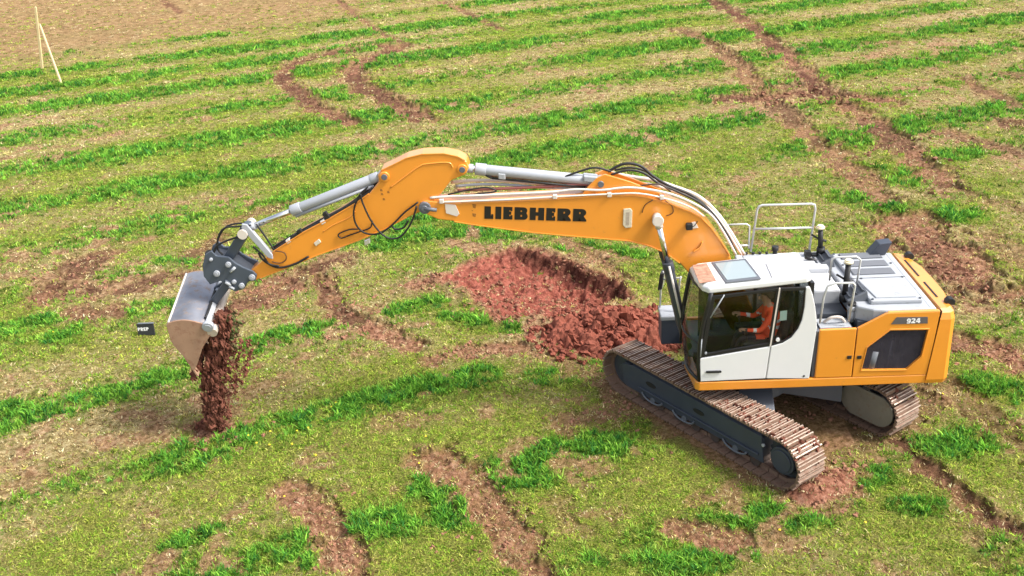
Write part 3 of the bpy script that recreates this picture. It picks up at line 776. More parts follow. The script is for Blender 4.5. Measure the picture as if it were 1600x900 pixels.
sr = MB(); sr.tube([W(0, 0, .86), W(0, 0, 1.10)], .56, 36); sr.build('slewing_ring', 'darkgrey', exc)

# ---------------- upper deck
dk = MB()
dk.plan([(1.0, HWV - .05), (1.05, .30), (1.15, .2), (1.15, -.5), (1.05, -HWV + .05), (-2.5, -HWV + .05), (-2.5, HWV - .05)], 1.10, 1.22)
dk.box(-1.6, .9, -.6, .6, 1.0, 1.11)
deck = dk.build('upper_deck', 'darkgrey', exc, .01)
for sg in (1, -1):
    sl = MB()
    fx = 1.13 if sg > 0 else 1.0
    if sg > 0:
        sl.plan([(fx, HWV), (fx + .06, HWV - .06), (fx + .13, .42), (fx + .07, .30), (fx - .02, .34), (fx - .05, HWV - .08), (-2.537, HWV - .08), (-2.537, HWV)], 1.105, 1.262)
    else:
        sl.plan([(fx, -HWV), (-2.537, -HWV), (-2.537, -HWV + .08), (fx, -HWV + .08)], 1.105, 1.262)
    sl.build('side_sill', 'yellow', deck, .014)
# engine house sides
eh = MB()
SX = lambda l: PX(l, HWV)
P1 = [(-.745, 1.268), (-.765, 2.15), (-1.352, 2.155), (-1.338, 1.268)]
P2 = [(-1.352, 1.268), (-1.366, 2.155), (-1.52, 2.17), (-1.815, 2.40), (-2.625, 2.40), (-2.535, 1.268)]
fd = MB().side(P1, HWV - .05, HWV).build('service_door', 'yellow', exc, .016)
ed = MB()
meshmat = glass('dark_wire_mesh', (.55, .52, .58), .2)
_nt = meshmat.node_tree; _o = [q for q in _nt.nodes if q.type == 'OUTPUT_MATERIAL'][0]; _m0 = [q for q in _nt.nodes if q.type == 'MIX_SHADER'][0]
_d = _nt.nodes.new('ShaderNodeBsdfDiffuse'); _d.inputs[0].default_value = (.06, .055, .068, 1)
_n = _nt.nodes.new('ShaderNodeTexNoise'); _n.inputs['Scale'].default_value = 9; _n.inputs['Detail'].default_value = 6
_mr = _nt.nodes.new('ShaderNodeMapRange'); _mr.inputs[3].default_value = .35; _mr.inputs[4].default_value = .95
_m1 = _nt.nodes.new('ShaderNodeMixShader'); _tc = _nt.nodes.new('ShaderNodeTexCoord')
_nt.links.new(_tc.outputs['Object'], _n.inputs['Vector']); _nt.links.new(_n.outputs[0], _mr.inputs[0]); _nt.links.new(_mr.outputs[0], _m1.inputs[0])
_nt.links.new(_m0.outputs[0], _m1.inputs[1]); _nt.links.new(_d.outputs[0], _m1.inputs[2]); _nt.links.new(_m1.outputs[0], _o.inputs[0])
WIN = PX([(1355, 543), (1391, 516), (1450, 515), (1439, 557), (1416, 577), (1346, 578)], HWV)
# engine door as a frame round its window opening
def ring(outer, inner, v0, v1, mb):
    n = len(outer)
    for i in range(n):
        j = (i + 1) % n
        mb.side([outer[i], outer[j], inner[j], inner[i]], v0, v1)
OUT2 = [P2[1], P2[3], P2[4], ((P2[4][0] + P2[5][0]) / 2 + .0, 1.75), P2[5], P2[0]]
def frame_faces(outer, inner, v0, v1, mb):            # flat frame with shared vertices
    n = len(outer)
    vs = [W(u, v1, z) for u, z in outer] + [W(u, v1, z) for u, z in inner] + [W(u, v0, z) for u, z in outer] + [W(u, v0, z) for u, z in inner]
    fs = []
    for i in range(n):
        j = (i + 1) % n
        fs += [[i, j, n + j, n + i], [2 * n + i, 3 * n + i, 3 * n + j, 2 * n + j], [i, 2 * n + i, 2 * n + j, j], [n + i, n + j, 3 * n + j, 3 * n + i]]
    mb.add(vs, fs)
frame_faces([P2[1], (-1.80, 2.40), P2[4], (-2.585, 1.8), P2[5], P2[0]], [WIN[0], WIN[1], WIN[2], WIN[3], WIN[4], WIN[5]], HWV - .05, HWV, ed)
ed.side([(-1.366, 2.157), (-1.52, 2.172), (-1.795, 2.396)], HWV - .05, HWV) if False else None
engdoor = ed.build('engine_door', 'yellow', exc, .012)
wr = MB()
WIN_O = [(u + (u - (-1.9)) * .045, z + (z - 1.72) * .07) for u, z in WIN]
frame_faces(WIN_O, WIN, HWV - .02, HWV + .012, wr)
wr.build('window_trim', 'yellow', engdoor, .006)
MB().side(WIN, HWV - .045, HWV - .035).build('mesh_window', meshmat, engdoor)
ei = MB().box(-2.45, -1.4, .7, 1.1, 1.27, 2.2)
ei.build('engine_block', 'darkgrey', engdoor)
ep = MB()
for (a, b, r_, u_) in ((1.35, 1.9, .07, -1.9), (1.4, 2.1, .05, -2.1), (1.35, 1.7, .09, -1.65)):
    ep.tube([W(u_, 1.13, a), W(u_ - .05, 1.13, b)], r_, 10)
for u_, z_ in ((-1.82, 1.46), (-1.92, 1.42), (-2.0, 1.5), (-2.3, 1.95)): ep.tube([W(u_, 1.13, z_), W(u_, 1.19, z_)], .028, 8)
ep.build('engine_pipework', 'grey', engdoor)
bd = MB().side(PX([(1401, 495.5), (1449.5, 495), (1449.5, 505), (1392, 506.5)], HWV), HWV + .001, HWV + .007)
badge = bd.build('model_badge', 'badge', engdoor)
for x_ in (1327.0, 1342.5):
    u_, z_ = atv(x_, 558, HWV)
    MB().side([(u_ - .036, z_ - .03), (u_ + .036, z_ - .03), (u_ + .036, z_ + .03), (u_ - .036, z_ + .03)], HWV + .001, HWV + .014).build('door_latch', 'black', engdoor if x_ > 1335 else fd, .012)
# right hand side panel, never flat from behind
MB().side([(-.7, 1.268), (-.7, 2.38), (-2.5, 2.38), (-2.5, 1.268)], -HWV, -HWV + .05).build('service_door', 'yellow', exc, .016)

# counterweight
cw = MB()
rows = [(1.105, 0.0), (1.18, .02), (2.25, .0), (2.36, -.03), (2.415, -.09)]
def cwplan(z, ins):
    f = -2.543 - (z - 1.27) * .10
    e = HWV + ins + (.0)
    pts = [(f, e), (-2.80, e), (-2.875 + (0), e - .06), (-2.93 - ins * 0, e - .35), (-2.98, .5), (-2.99, 0), (-2.98, -.5), (-2.92, -e + .35), (-2.82, -e + .05), (-2.7, -e), (f, -e)]
    k = .02 * (z - 1.1)
    return [(u + (0 if i in (0, 10) else (-ins * .7 - k * .6)), v) for i, (u, v) in enumerate(pts)]
vs = []; n_ = 11
for z, ins in rows: vs += [W(u, v, z) for u, v in cwplan(z, ins)]
fs = [list(range(n_))[::-1], [(len(rows) - 1) * n_ + i for i in range(n_)]]
for k_ in range(len(rows) - 1):
    for i in range(n_):
        j = (i + 1) % n_; fs.append([k_ * n_ + i, k_ * n_ + j, (k_ + 1) * n_ + j, (k_ + 1) * n_ + i])
cw.add(vs, fs)
cwo = cw.build('counterweight', 'yellow', exc, .02)
for v_ in (.95, -.95):
    lg = MB(); lg.side([(-2.94, 2.39), (-2.94, 2.46), (-2.90, 2.50), (-2.84, 2.50), (-2.80, 2.46), (-2.80, 2.39)], v_ - .06, v_ + .06)
    lg.build('lifting_lug', 'black', cwo, .008)
for v0_, v1_ in ((.75, .15), (-.1, -.8)):
    MB().plan([(-2.735, v0_), (-2.765, v0_), (-2.765, v1_), (-2.735, v1_)], 2.4165, 2.424).build('lid_slot', 'black', cwo)
MB().side([(-2.538 - (1.1 - 1.27) * .1, 1.11), (-2.545 - (1.1 - 1.27) * .1, 1.11), (-2.660, 2.40), (-2.653, 2.40)], HWV - .1, HWV - .006).build('gap_seal', 'seam', cwo)

# engine hood
hd = MB()
# flank cover with bevelled front-left corner
hd.plan([(-1.40, .98), (-1.62, 1.13), (-1.80, 1.17), (-2.60, 1.17), (-2.62, -1.17), (-1.36, -1.17)], 2.12, 2.425)
hood = hd.build('engine_hood', 'lightgrey', exc, .03)
orim = MB().plan([(-1.83, 1.172), (-1.80, HWV - .004), (-2.63, HWV - .004), (-2.61, 1.172)], 2.30, 2.418).build('hood_rim', 'yellow', hood, .015)
rp = MB().plan([(-1.62, .96), (-2.44, .98), (-2.44, -1.05), (-1.52, -1.05)], 2.42, 2.50)
lid = rp.build('hood_lid', 'lightgrey', hood, .025)
MB().plan([(-1.72, .88), (-2.36, .90), (-2.36, .18), (-1.64, .18)], 2.49, 2.522).build('access_panel', 'lightgrey', hood, .012)
for (v0_, v1_) in ((-.05, -.28), (-.40, -.62), (-.74, -.98)):
    lv = MB().plan([(-1.62, v0_), (-2.34, v0_), (-2.34, v1_), (-1.62, v1_)], 2.49, 2.506)
    louver = lv.build('louvre_panel', 'grey' if v0_ > -.7 else 'darkgrey', hood, .004)
    sl = MB()
    for k_ in range(6):
        vv = v0_ + (v1_ - v0_) * (k_ + .5) / 6
        sl.obox(W(-1.98, vv, 2.512), (.34, 0, 0), (0, .013, .006), (0, -.004, .008))
    sl.build('louvre_slat', 'grey', louver)
for u_, v_ in ((-1.72, .10), (-2.40, .10), (-2.40, -1.0), (-1.56, -1.0), (-1.66, .92), (-2.40, .94), (-2.40, -.5), (-1.58, -.5)):
    MB().tube([W(u_, v_, 2.49), W(u_, v_, 2.515)], .02, 10).build('hood_bolt', 'darkgrey', hood)
for a_, b_ in (((-1.50, .08), (-2.44, .08)), ((-2.50, 1.15), (-2.50, -1.15))):
    MB().plan([(a_[0], a_[1] + .006), (b_[0] - .012, b_[1] + .006), (b_[0] - .012, b_[1] - .006), (a_[0], a_[1] - .006)], 2.5005 if a_[0] > -2 else 2.4255, 2.5035 if a_[0] > -2 else 2.4285).build('panel_gap', 'black', hood)
# slanted vent boxes at the front of the hood, and the dark intake flap at the far rear corner
for (uc, vc) in ((-1.44, .62), (-1.28, -.80)):
    vb = MB(); vb.prism([W(uc + .14, vc + .2, 2.40), W(uc + .14, vc + .2, 2.44), W(uc - .16, vc + .2, 2.60), W(uc - .20, vc + .2, 2.42)], W(0, -.42, 0))
    vent = vb.build('slanted_vent', 'grey', hood, .01)
    gm_ = MB()
    for k_ in range(3):
        gm_.obox(W(uc + .08 - .1 * k_, vc - .01, 2.483 + .053 * k_), (.035, 0, -.019), (0, .16, 0), (.003, 0, .006))
    gm_.build('vent_grille', 'darkgrey', vent)
fl = MB(); fl.prism([W(-2.13, -.86, 2.50), W(-2.30, -.86, 2.72), W(-2.52, -.86, 2.74), W(-2.42, -.86, 2.50)], W(0, -.22, 0))
fl.build('intake_flap', 'navy', hood, .012)
# tank and valve house to the right of and behind the boom
tk = MB()
tk.box(-1.34, .16, -HWV + .03, -.46, 1.22, 2.49)
tk.box(-1.34, -.62, -.455, .30, 1.22, 2.40)
tank = tk.build('tank_housing', 'palegrey', exc, .03)
MB().box(-.58, .04, -1.12, -.55, 2.492, 2.506).build('tread_plate', 'lightgrey', tank, .006)
for (u_, v_, r_, h_) in ((-.55, -1.15, .06, .15), (-.16, -1.15, .03, .05), (-.03, -1.16, .03, .05), (-.28, -1.15, .03, .05), (-.40, -1.14, .026, .05)):
    fc = MB(); fc.tube([W(u_, v_, 2.49), W(u_, v_, 2.49 + h_ * .5)], r_ * .7, 12); fc.tube([W(u_, v_, 2.49 + h_ * .5), W(u_, v_, 2.49 + h_)], r_, 14)
    fc.build('filler_cap', 'black', tank)
# recess behind the cab: steps, filter bowls
rc = MB(); rc.box(-1.34, -.70, .32, HWV - .06, 1.22, 2.10)
bay = rc.build('service_bay', 'grey', exc, .02)
MB().box(-1.33, -.74, .34, .74, 2.105, 2.19).build('bay_step', 'darkgrey', bay, .01)
MB().box(-1.30, -.80, .80, 1.12, 2.103, 2.13).build('bay_step', 'lightgrey', bay, .008)
fb = MB()
fb.tube([W(-1.36, .86, 2.10), W(-1.36, .86, 2.30)], .06, 14); fb.tube([W(-1.36, .86, 2.30), W(-1.36, .86, 2.38)], .075, 14)
fb.build('filter_bowl', 'lightgrey', bay)
fb = MB(); fb.tube([W(-1.36, .86, 2.38), W(-1.36, .86, 2.43)], .065, 14); fb.build('filter_cap', 'black', bay)
fb = MB(); fb.tube(smooth_path([W(-.9, .95, 2.14), W(-1.0, 1.0, 2.24), W(-1.15, 1.0, 2.24), W(-1.25, .95, 2.12)]), .025, 8); fb.build('white_hose', 'palepipe', bay)
# handrails
def rail(name, paths, r=.021):
    mb = MB()
    for p in paths: mb.tube(p, r, 8)
    return mb.build(name, 'rail', exc)
VR = -1.15
def rp_(l, v=VR): return [W(*(lambda q: (q[0], v, q[1]))(atv(x, y, v))) for x, y in l]
rail('handrail', [rp_([(1173, 393), (1183, 328), (1186, 322.5), (1191, 320.5), (1268, 318.5), (1273, 320), (1274, 327), (1264, 394)]), rp_([(1177, 358), (1270, 355.5)])])
rail('handrail', [rp_([(1123, 352), (1166, 350), (1171, 353), (1170, 388)]), rp_([(1150, 384), (1171, 383)])], .018)
VL = 1.10
rail('handrail', [rp_([(1281, 505), (1287, 465), (1293, 447), (1305, 442.5), (1333, 442), (1336, 446), (1326, 502)], VL)], .019)
rail('handrail', [rp_([(1296, 438), (1300, 405), (1306, 402), (1338, 401), (1345, 406), (1338, 446)], .35)], .018)
# warning beacons on posts
for (pts_, v_) in (([(1282, 396), (1282, 357)], -1.0), ([(1318, 470), (1326, 411)], .55)):
    P = rp_(pts_, v_)
    bc = MB(); bc.tube(P, .045, 12)
    bc.tube([P[0] + Vector((0, 0, .0)), P[0] + Vector((0, 0, .12))], .075, 12)
    post = bc.build('beacon_post', 'black', exc)
    tp = MB(); tp.tube([P[1], P[1] + Vector((0, 0, .035))], .075, 14); tp.tube([P[1] + Vector((0, 0, .035)), P[1] + Vector((0, 0, .06))], .055, 14)
    tp.build('beacon_lens', 'cream', post)
    ar = MB(); mid = P[0].lerp(P[1], .55); ar.tube([mid, mid + Vector((-.16, .02, .10))], .018, 8); ar.tube([mid, mid + Vector((.10, -.03, -.02))], .025, 8); ar.build('side_bracket', 'black', post)
mo = MB()
for (x_, y_) in ((1262, 396), (1272, 400)):
    q = rp_([(x_, y_)], -1.0)[0]; mo.obox(q, (.05, 0, 0), (0, .06, 0), (0, 0, .05))
q = rp_([(1258, 402), (1288, 412)], -.8); mo.tube(q, .03, 8)
mo.build('rail_bracket', 'black', tank)

# ---------------- cab
cabroot = MB()
VI = .24                                           # inner (right) wall of the cab
cabroot.box(-.64, 1.08, VI, HWV - .02, 1.222, 1.30)
# back wall low part and right wall low part
cabroot.box(-.66, -.60, VI, HWV - .06, 1.30, 1.95)
cabroot.box(-.60, 1.0, VI, VI + .05, 1.30, 1.62)
cab = cabroot.build('cab', 'interior', exc, .01)
# left wall: door panel and rear panel
DP = PX([(1093.5, 560.5), (1203.5, 541.5), (1196, 591.5), (1094, 596.5)], HWV)
MB().side(DP, HWV - .05, HWV).build('cab_door', 'white', cab, .012)
RPN = PX([(1205, 541.2), (1223, 536), (1236, 528), (1247, 514), (1253, 500), (1257, 480), (1259.5, 449), (1266, 449), (1270.5, 462), (1274, 480), (1276, 497), (1276.5, 513), (1264.3, 591.8), (1197.5, 591.5)], HWV)
MB().side(RPN, HWV - .05, HWV).build('cab_side_panel', 'white', cab, .012)
MB().side(PX([(1203.5, 541.5), (1205, 541.2), (1197.5, 591.5), (1196, 591.5)], HWV), HWV - .05, HWV - .012).build('door_seam', 'seamgrey', cab)
hx_, hz_ = atv(1115, 580.5, HWV)
MB().side([(hx_ - .12, hz_ - .018), (hx_ + .12, hz_ - .018), (hx_ + .13, hz_ + .008), (hx_ + .11, hz_ + .022), (hx_ - .11, hz_ + .022), (hx_ - .13, hz_ + .008)], HWV + .001, HWV + .028).build('door_handle', 'black', cab, .008)
# black window surrounds and panes
DW_O = PX([(1111, 463.5), (1218, 450.5), (1203.5, 541), (1093.5, 559.5)], HWV)
DW_I = PX([(1117, 468), (1213, 455), (1201, 536), (1101, 553.5)], HWV)
mb = MB(); frame_faces(DW_O, DW_I, HWV - .045, HWV - .004, mb); mb.build('window_frame', 'blackplastic', cab, .006)
MB().side(DW_I, HWV - .03, HWV - .024).build('door_window', 'glass', cab)
QO = PX([(1219.5, 450.3), (1259.5, 449), (1257, 480), (1253, 500), (1247, 514), (1236, 528), (1223, 536), (1205, 541)], HWV)
qc = (sum(a for a, b in QO) / 8, sum(b for a, b in QO) / 8)
QI = [(a + (qc[0] - a) * .12, b + (qc[1] - b) * .10) for a, b in QO]
mb = MB(); frame_faces(QO, QI, HWV - .045, HWV - .004, mb); mb.build('window_frame', 'blackplastic', cab, .006)
MB().side(QI, HWV - .03, HWV - .024).build('quarter_window', 'glass', cab)
MB().side(PX([(1217.2, 451), (1219.6, 450.7), (1204.8, 541.2), (1202.4, 541.6)], HWV), HWV - .04, HWV + .004).build('pillar_trim', 'palepipe', cab)
q0, q1 = PX([(1132, 461), (1110, 497)], HWV)
MB().tube([W(q0[0], HWV - .01, q0[1]), W(q1[0], HWV - .01, q1[1])], .012, 8).build('window_bar', 'lightgrey', cab)
q0, q1 = PX([(1096.5, 530), (1094.5, 558)], HWV)
MB().tube([W(q0[0], HWV - .005, q0[1]), W(q1[0], HWV - .005, q1[1])], .011, 8).build('grab_rail', 'lightgrey', cab)
u_, z_ = atv(1215.5, 531, HWV); MB().tube([W(u_, HWV - .02, z_), W(u_, HWV + .004, z_)], .032, 14).build('window_vent', 'white', cab)
u_, z_ = atv(1103, 552, HWV); MB().tube([W(u_, HWV - .02, z_), W(u_, HWV + .004, z_)], .02, 12).build('hinge_cap', 'lightgrey', cab)
u_, z_ = atv(1256, 587.5, HWV); MB().tube([W(u_, HWV - .02, z_), W(u_, HWV + .006, z_)], .018, 12).build('panel_bolt', 'black', cab)
u0_, z0_ = atv(1224, 493, 1.15)
MB().side([(u0_ + .055, z0_ - .09), (u0_ - .055, z0_ - .08), (u0_ - .055, z0_ + .09), (u0_ + .055, z0_ + .08)], 1.15, 1.155).build('window_sticker', 'paper', cab)
# roof: sloping gently to the front, rounded
ROOF = [(1.01, HWV - .02), (-.52, HWV - .02), (-.60, HWV - .08), (-.62, VI + .05), (-.57, VI), (1.10, VI), (1.19, VI + .08), (1.17, .75), (1.10, 1.10)]
def rz(u): return 2.855 + (1.0 - u) * .080 + .0
rf = MB(); nR = len(ROOF)
def zt(u, v): return rz(u) + .105 + .05 * math.cos((v - .73) / .5 * 1.2)
vs = [W(u, v, rz(u)) for u, v in ROOF] + [W(u, v, rz(u) + .085) for u, v in ROOF] + [W(u + (.28 - u) * .07, v + (.73 - v) * .10, rz(u) + .14) for u, v in ROOF]
fs = [list(range(nR))[::-1], list(range(2 * nR, 3 * nR))]
for i in range(nR):
    j = (i + 1) % nR
    fs += [[i, j, nR + j, nR + i], [nR + i, nR + j, 2 * nR + j, 2 * nR + i]]
rf.add(vs, fs)
roof = rf.build('cab_roof', 'white', cab, .022, 3)
def roof_patch(pts, dz, h, mb):
    P = []
    for x, y in pts:
        z = 3.02
        for _ in range(4):
            X, Y = atz(x, y, z); z = rz(-X) + .14
        P.append(Vector((X, Y, z + dz)))
    mb.prism(P, (0, 0, h)); return mb
roof_patch([(1111.5, 410.5), (1165, 404.5), (1190, 436.5), (1134, 442.5)], .001, .010, MB()).build('hatch_frame', 'grey', roof, .004)
roof_patch([(1117, 413), (1163, 408), (1183, 433.5), (1136, 439)], .010, .008, MB()).build('roof_hatch', 'skyglass', roof)
roof_patch([(1082, 415), (1104, 411.5), (1119, 439), (1093, 443)], .001, .006, MB()).build('roof_window', mat('painted_reflection_glass', (.42, .24, .18), .1, spec=.8, var=.95, vscale=11), roof)  # reflections on the pane painted in as mottled brown
# raised bump at the roof's rear
bp_ = roof_patch([(1196, 412), (1236, 402), (1248, 424), (1206, 434)], .0, .025, MB()); bp_.build('roof_pad', 'white', roof, .012)
# windscreen, bowed forward: panes between the front edge points of sill, waist and roof
ws = []
ZS = [(1.285, 1.12, 1.10, 1.20), (1.60, 1.14, 1.17, 1.29), (1.95, 1.13, 1.175, 1.30), (2.35, 1.075, 1.15, 1.245), (2.70, 1.0, 1.08, 1.19), (2.87, .97, 1.05, 1.15)]
VV = [HWV - .03, .97, VI + .02]
mb = MB(); nV = 7
for z, a, b, c_ in ZS:
    for k_ in range(nV):
        f = k_ / (nV - 1); v = HWV - .03 + (VI + .02 - HWV + .03) * f
        u = a + (c_ - a) * f + .10 * math.sin(math.pi * f)
        ws.append(W(u, v, z))
fs = [[r_ * nV + k_, r_ * nV + k_ + 1, (r_ + 1) * nV + k_ + 1, (r_ + 1) * nV + k_] for r_ in range(len(ZS) - 1) for k_ in range(nV - 1)]
mb.add(ws, fs, True)
wsc = mb.build('windscreen', 'smokeglass', cab)
fr = MB()
for col in (0, nV - 1):
    fr.tube([ws[r_ * nV + col] for r_ in range(len(ZS))], .035, 8)
fr.tube([ws[k_] for k_ in range(nV)], .03, 8); fr.tube([ws[(len(ZS) - 1) * nV + k_] + Vector((0, 0, -.02)) for k_ in range(nV)], .035, 8)
fr.tube([ws[2 * nV + k_] for k_ in range(nV)], .016, 8)
fr.build('windscreen_frame', 'blackplastic', cab)
wp = MB(); wp.tube([ws[1 * nV + 5] + Vector((-.03, 0, 0)), ws[3 * nV + 4] + Vector((-.03, 0, 0))], .012, 6); wp.build('wiper', 'black', cab)
# other pillars, right and rear glazing
pl = MB()
pl.box(-.64, -.58, VI, VI + .08, 1.3, 2.95); pl.box(-.64, -.58, HWV - .12, HWV - .05, 1.3, 2.96); pl.box(.05, .11, VI, VI + .05, 1.62, 2.92)
pl.box(-.6, 1.05, VI, VI + .05, 2.78, 2.86); pl.box(-.64, -.59, VI + .08, HWV - .12, 2.85, 2.95)
pl.build('cab_pillars', 'blackplastic', cab)
MB().box(-.58, 1.02, VI + .01, VI + .018, 1.62, 2.80).build('right_window', 'smokeglass', cab)
MB().box(-.62, -.612, VI + .08, HWV - .12, 1.95, 2.86).build('rear_window', 'darkglass', cab)
# seat, consoles, levers
st_ = MB()
st_.box(-.30, .28, .50, .98, 1.62, 1.74); st_.box(-.2, .2, .58, .9, 1.3, 1.62)
st_.side([(-.30, 1.72), (-.16, 1.74), (-.30, 2.36), (-.42, 2.34)], .50, .98)
st_.side([(-.31, 2.37), (-.36, 2.62), (-.44, 2.62), (-.42, 2.37)], .60, .88)
st_.build('operator_seat', 'seat', cab, .04, 3)
for v_ in (.40, 1.06):
    cs_ = MB(); cs_.box(-.2, .42, v_ - .07, v_ + .07, 1.78, 1.90); cs_.box(-.1, .2, v_ - .05, v_ + .05, 1.3, 1.78)
    co = cs_.build('arm_console', 'interior', cab, .02)
    lv_ = MB(); lv_.tube([W(.34, v_, 1.89), W(.36, v_, 2.02)], .014, 8); lv_.tube([W(.36, v_, 2.02), W(.37, v_, 2.13)], .027, 10)
    lv_.build('control_lever', 'black', co)
MB().box(.82, .88, .32, .62, 1.9, 2.12).build('display_screen', 'black', cab, .01)

# storage box with rail and mirror at the right front corner
sb = MB(); sb.box(1.13, 1.53, -1.20, -.72, .96, 1.44)
box_ = sb.build('storage_box', 'navy', exc, .02)
MB().box(1.12, 1.54, -1.21, -.71, 1.442, 1.53).build('box_lid', 'lightgrey', box_, .02)
MB().box(.9, 1.2, -1.1, -.6, 1.08, 1.2).build('mounting_bracket', 'darkgrey', box_)
rl = MB()
Q = lambda x, y, v: W(*(lambda q: (q[0], v, q[1]))(atv(x, y, v)))
rl.tube([Q(1031, 482, -1.12), Q(1033, 442, -1.12), Q(1037, 424, -1.12)], .018, 8)
rl.tube([Q(1058, 482, -.9), Q(1062, 440, -.9), Q(1064, 432, -.9)], .018, 8)
rl.tube([Q(1033, 437, -1.12), Q(1062, 434, -.9)], .016, 8)
rl.build('mirror_rail', 'rail', exc)
mr = MB(); c_ = Q(1034, 437, -1.16); mr.obox(c_, (.04, .01, .0), (.03, .10, 0), (.02, 0, .17))
mir = mr.build('side_mirror', 'blackplastic', exc, .02)
mg = MB(); mg.obox(c_ + Vector((.042, .012, .0)), (.004, 0, 0), (.025, .085, 0), (.018, 0, .15)); mg.build('mirror_glass', 'silverlens', mir)

# ---------------- boom
BH = .215
BVL = VB + BH
LOW = PX([(684, 343), (710, 346), (737, 350.5), (785, 357), (835, 363.5), (885, 368), (932, 372), (981, 376), (1014, 384), (1040, 395), (1062, 411)], BVL)
UPP = PX([(1140, 399), (1127, 378), (1111, 356), (1095, 340), (1078, 330.5), (1062, 324.5), (1046, 318), (1030, 313.5), (1010, 308), (991, 305), (949, 305), (910, 308), (867, 311), (795, 314.5), (721, 317), (690, 316), (668, 313)], BVL)
NOSE = PX([(657, 317), (656, 327), (664, 334)], BVL)
foot = [(.62, 2.02), (.42, 1.62), (.20, 1.52), (.02, 1.62), (.00, 1.86)]
boom_poly = LOW + foot + UPP + NOSE
boom = MB().side(boom_poly, VB - BH, VB + BH).build('boom', 'yellow', exc, .02)
# flange plates proud of the sides along top and bottom edges
def strip(pts, half, thick, mb, lift=0.0):
    for a, b in zip(pts[:-1], pts[1:]):
        A, B = Vector((a[0], 0, a[1])), Vector((b[0], 0, b[1]))
        t_ = (B - A).normalized(); nrm = Vector((-t_.z, 0, t_.x))
        if nrm.z < 0: nrm = -nrm
        a0 = [(A + nrm * (lift - thick / 2)), (B + nrm * (lift - thick / 2)), (B + nrm * (lift + thick / 2)), (A + nrm * (lift + thick / 2))]
        mb.prism([W(p.x, VB - half, p.z) for p in a0], W(0, 2 * half, 0))
mb = MB(); strip(UPP[:-2], BH + .018, .022, mb, .002); strip(LOW[1:], BH + .014, .02, mb); mb.build('flange_plate', 'yellow', boom, .004)
# nose fork bracket, pin, stiffener plates
pz = atv(664, 324, BVL)
for s_ in (1, -1):
    mb = MB(); mb.tube([W(pz[0], VB + s_ * (BH + .055), pz[1]), W(pz[0], VB + s_ * (BH - .05), pz[1])], .10, 20)
    mb.build('nose_boss', 'grey', boom, .01)
mb = MB(); mb.tube([W(pz[0], VB - BH - .09, pz[1]), W(pz[0], VB + BH + .09, pz[1])], .05, 14)
ang = PX([(664, 324), (683, 326)], BVL); mb.tube([W(ang[0][0], VB + BH + .07, ang[0][1]), W(ang[1][0], VB + BH + .07, ang[1][1])], .032, 10)
mb.build('pivot_pin', 'grey', boom)
MB().side(PX([(695, 318), (712, 320), (718, 334), (714, 338), (697, 333)], BVL), BVL + .001, BVL + .012).build('weld_plate', 'palepipe', boom, .004)
for x_, y_, w_, h_ in ((741, 322, 6, 7), (741, 336, 6, 6), (738, 329, 3, 2)):
    MB().side(PX([(x_ - w_ / 2, y_ - h_ / 2), (x_ + w_ / 2, y_ - h_ / 2 + 1), (x_ + w_ / 2 - 1, y_ + h_ / 2), (x_ - w_ / 2 + 1, y_ + h_ / 2 - 1)], BVL), BVL + .0005, BVL + .003).build('worn_decal', mat('faded_brown_decal', (.30, .12, .02), .6, var=.5, vscale=40), boom)
MB().side(PX([(974, 326), (985, 325), (988, 329), (987, 355), (977, 356), (973, 351)], BVL), BVL + .001, BVL + .02).build('warning_plate', mat('cream_plate', (.62, .55, .42), .55, var=.25, vscale=30), boom, .01)
MB().side(PX([(978, 331), (983.5, 330.5), (982.5, 351), (978, 351)], BVL), BVL + .021, BVL + .023).build('plate_marking', mat('grey_marking', (.4, .33, .26), .6, var=.5, vscale=60), boom)
# work lamp on the boom side
mb = MB(); q = atv(1082, 352, BVL); mb.side([(q[0] - .10, q[1] - .05), (q[0] + .08, q[1] - .06), (q[0] + .11, q[1] + .03), (q[0] - .04, q[1] + .07)], BVL + .001, BVL + .012)
mb.build('lamp_plate', 'palepipe', boom, .006)
q = atv(1077, 354, BVL + .08); mb = MB(); mb.obox(W(q[0], BVL + .07, q[1]), (.055, 0, .0), (0, .05, 0), (0, 0, .055)); mb.build('work_lamp', 'black', boom, .015)
for l in ([(1039, 313), (1050, 322), (1051, 332), (1041, 337)], [(1003, 332), (1008, 320), (1020, 312)], [(1090, 345), (1085, 352), (1080, 355)]):
    mb = MB(); mb.tube(smooth_path([W(q[0], BVL + .012, q[1]) for q in PX(l, BVL)]), .007, 6); mb.build('lamp_cable', 'seam' if l[0][0] < 1080 else 'black', boom)
for l in ([(1083, 393), (1093, 386), (1097, 377)],):
    mb = MB(); mb.tube(smooth_path([W(q[0], BVL + .02, q[1]) for q in PX(l, BVL)]), .016, 8); mb.build('step_hook', 'yellow', boom)
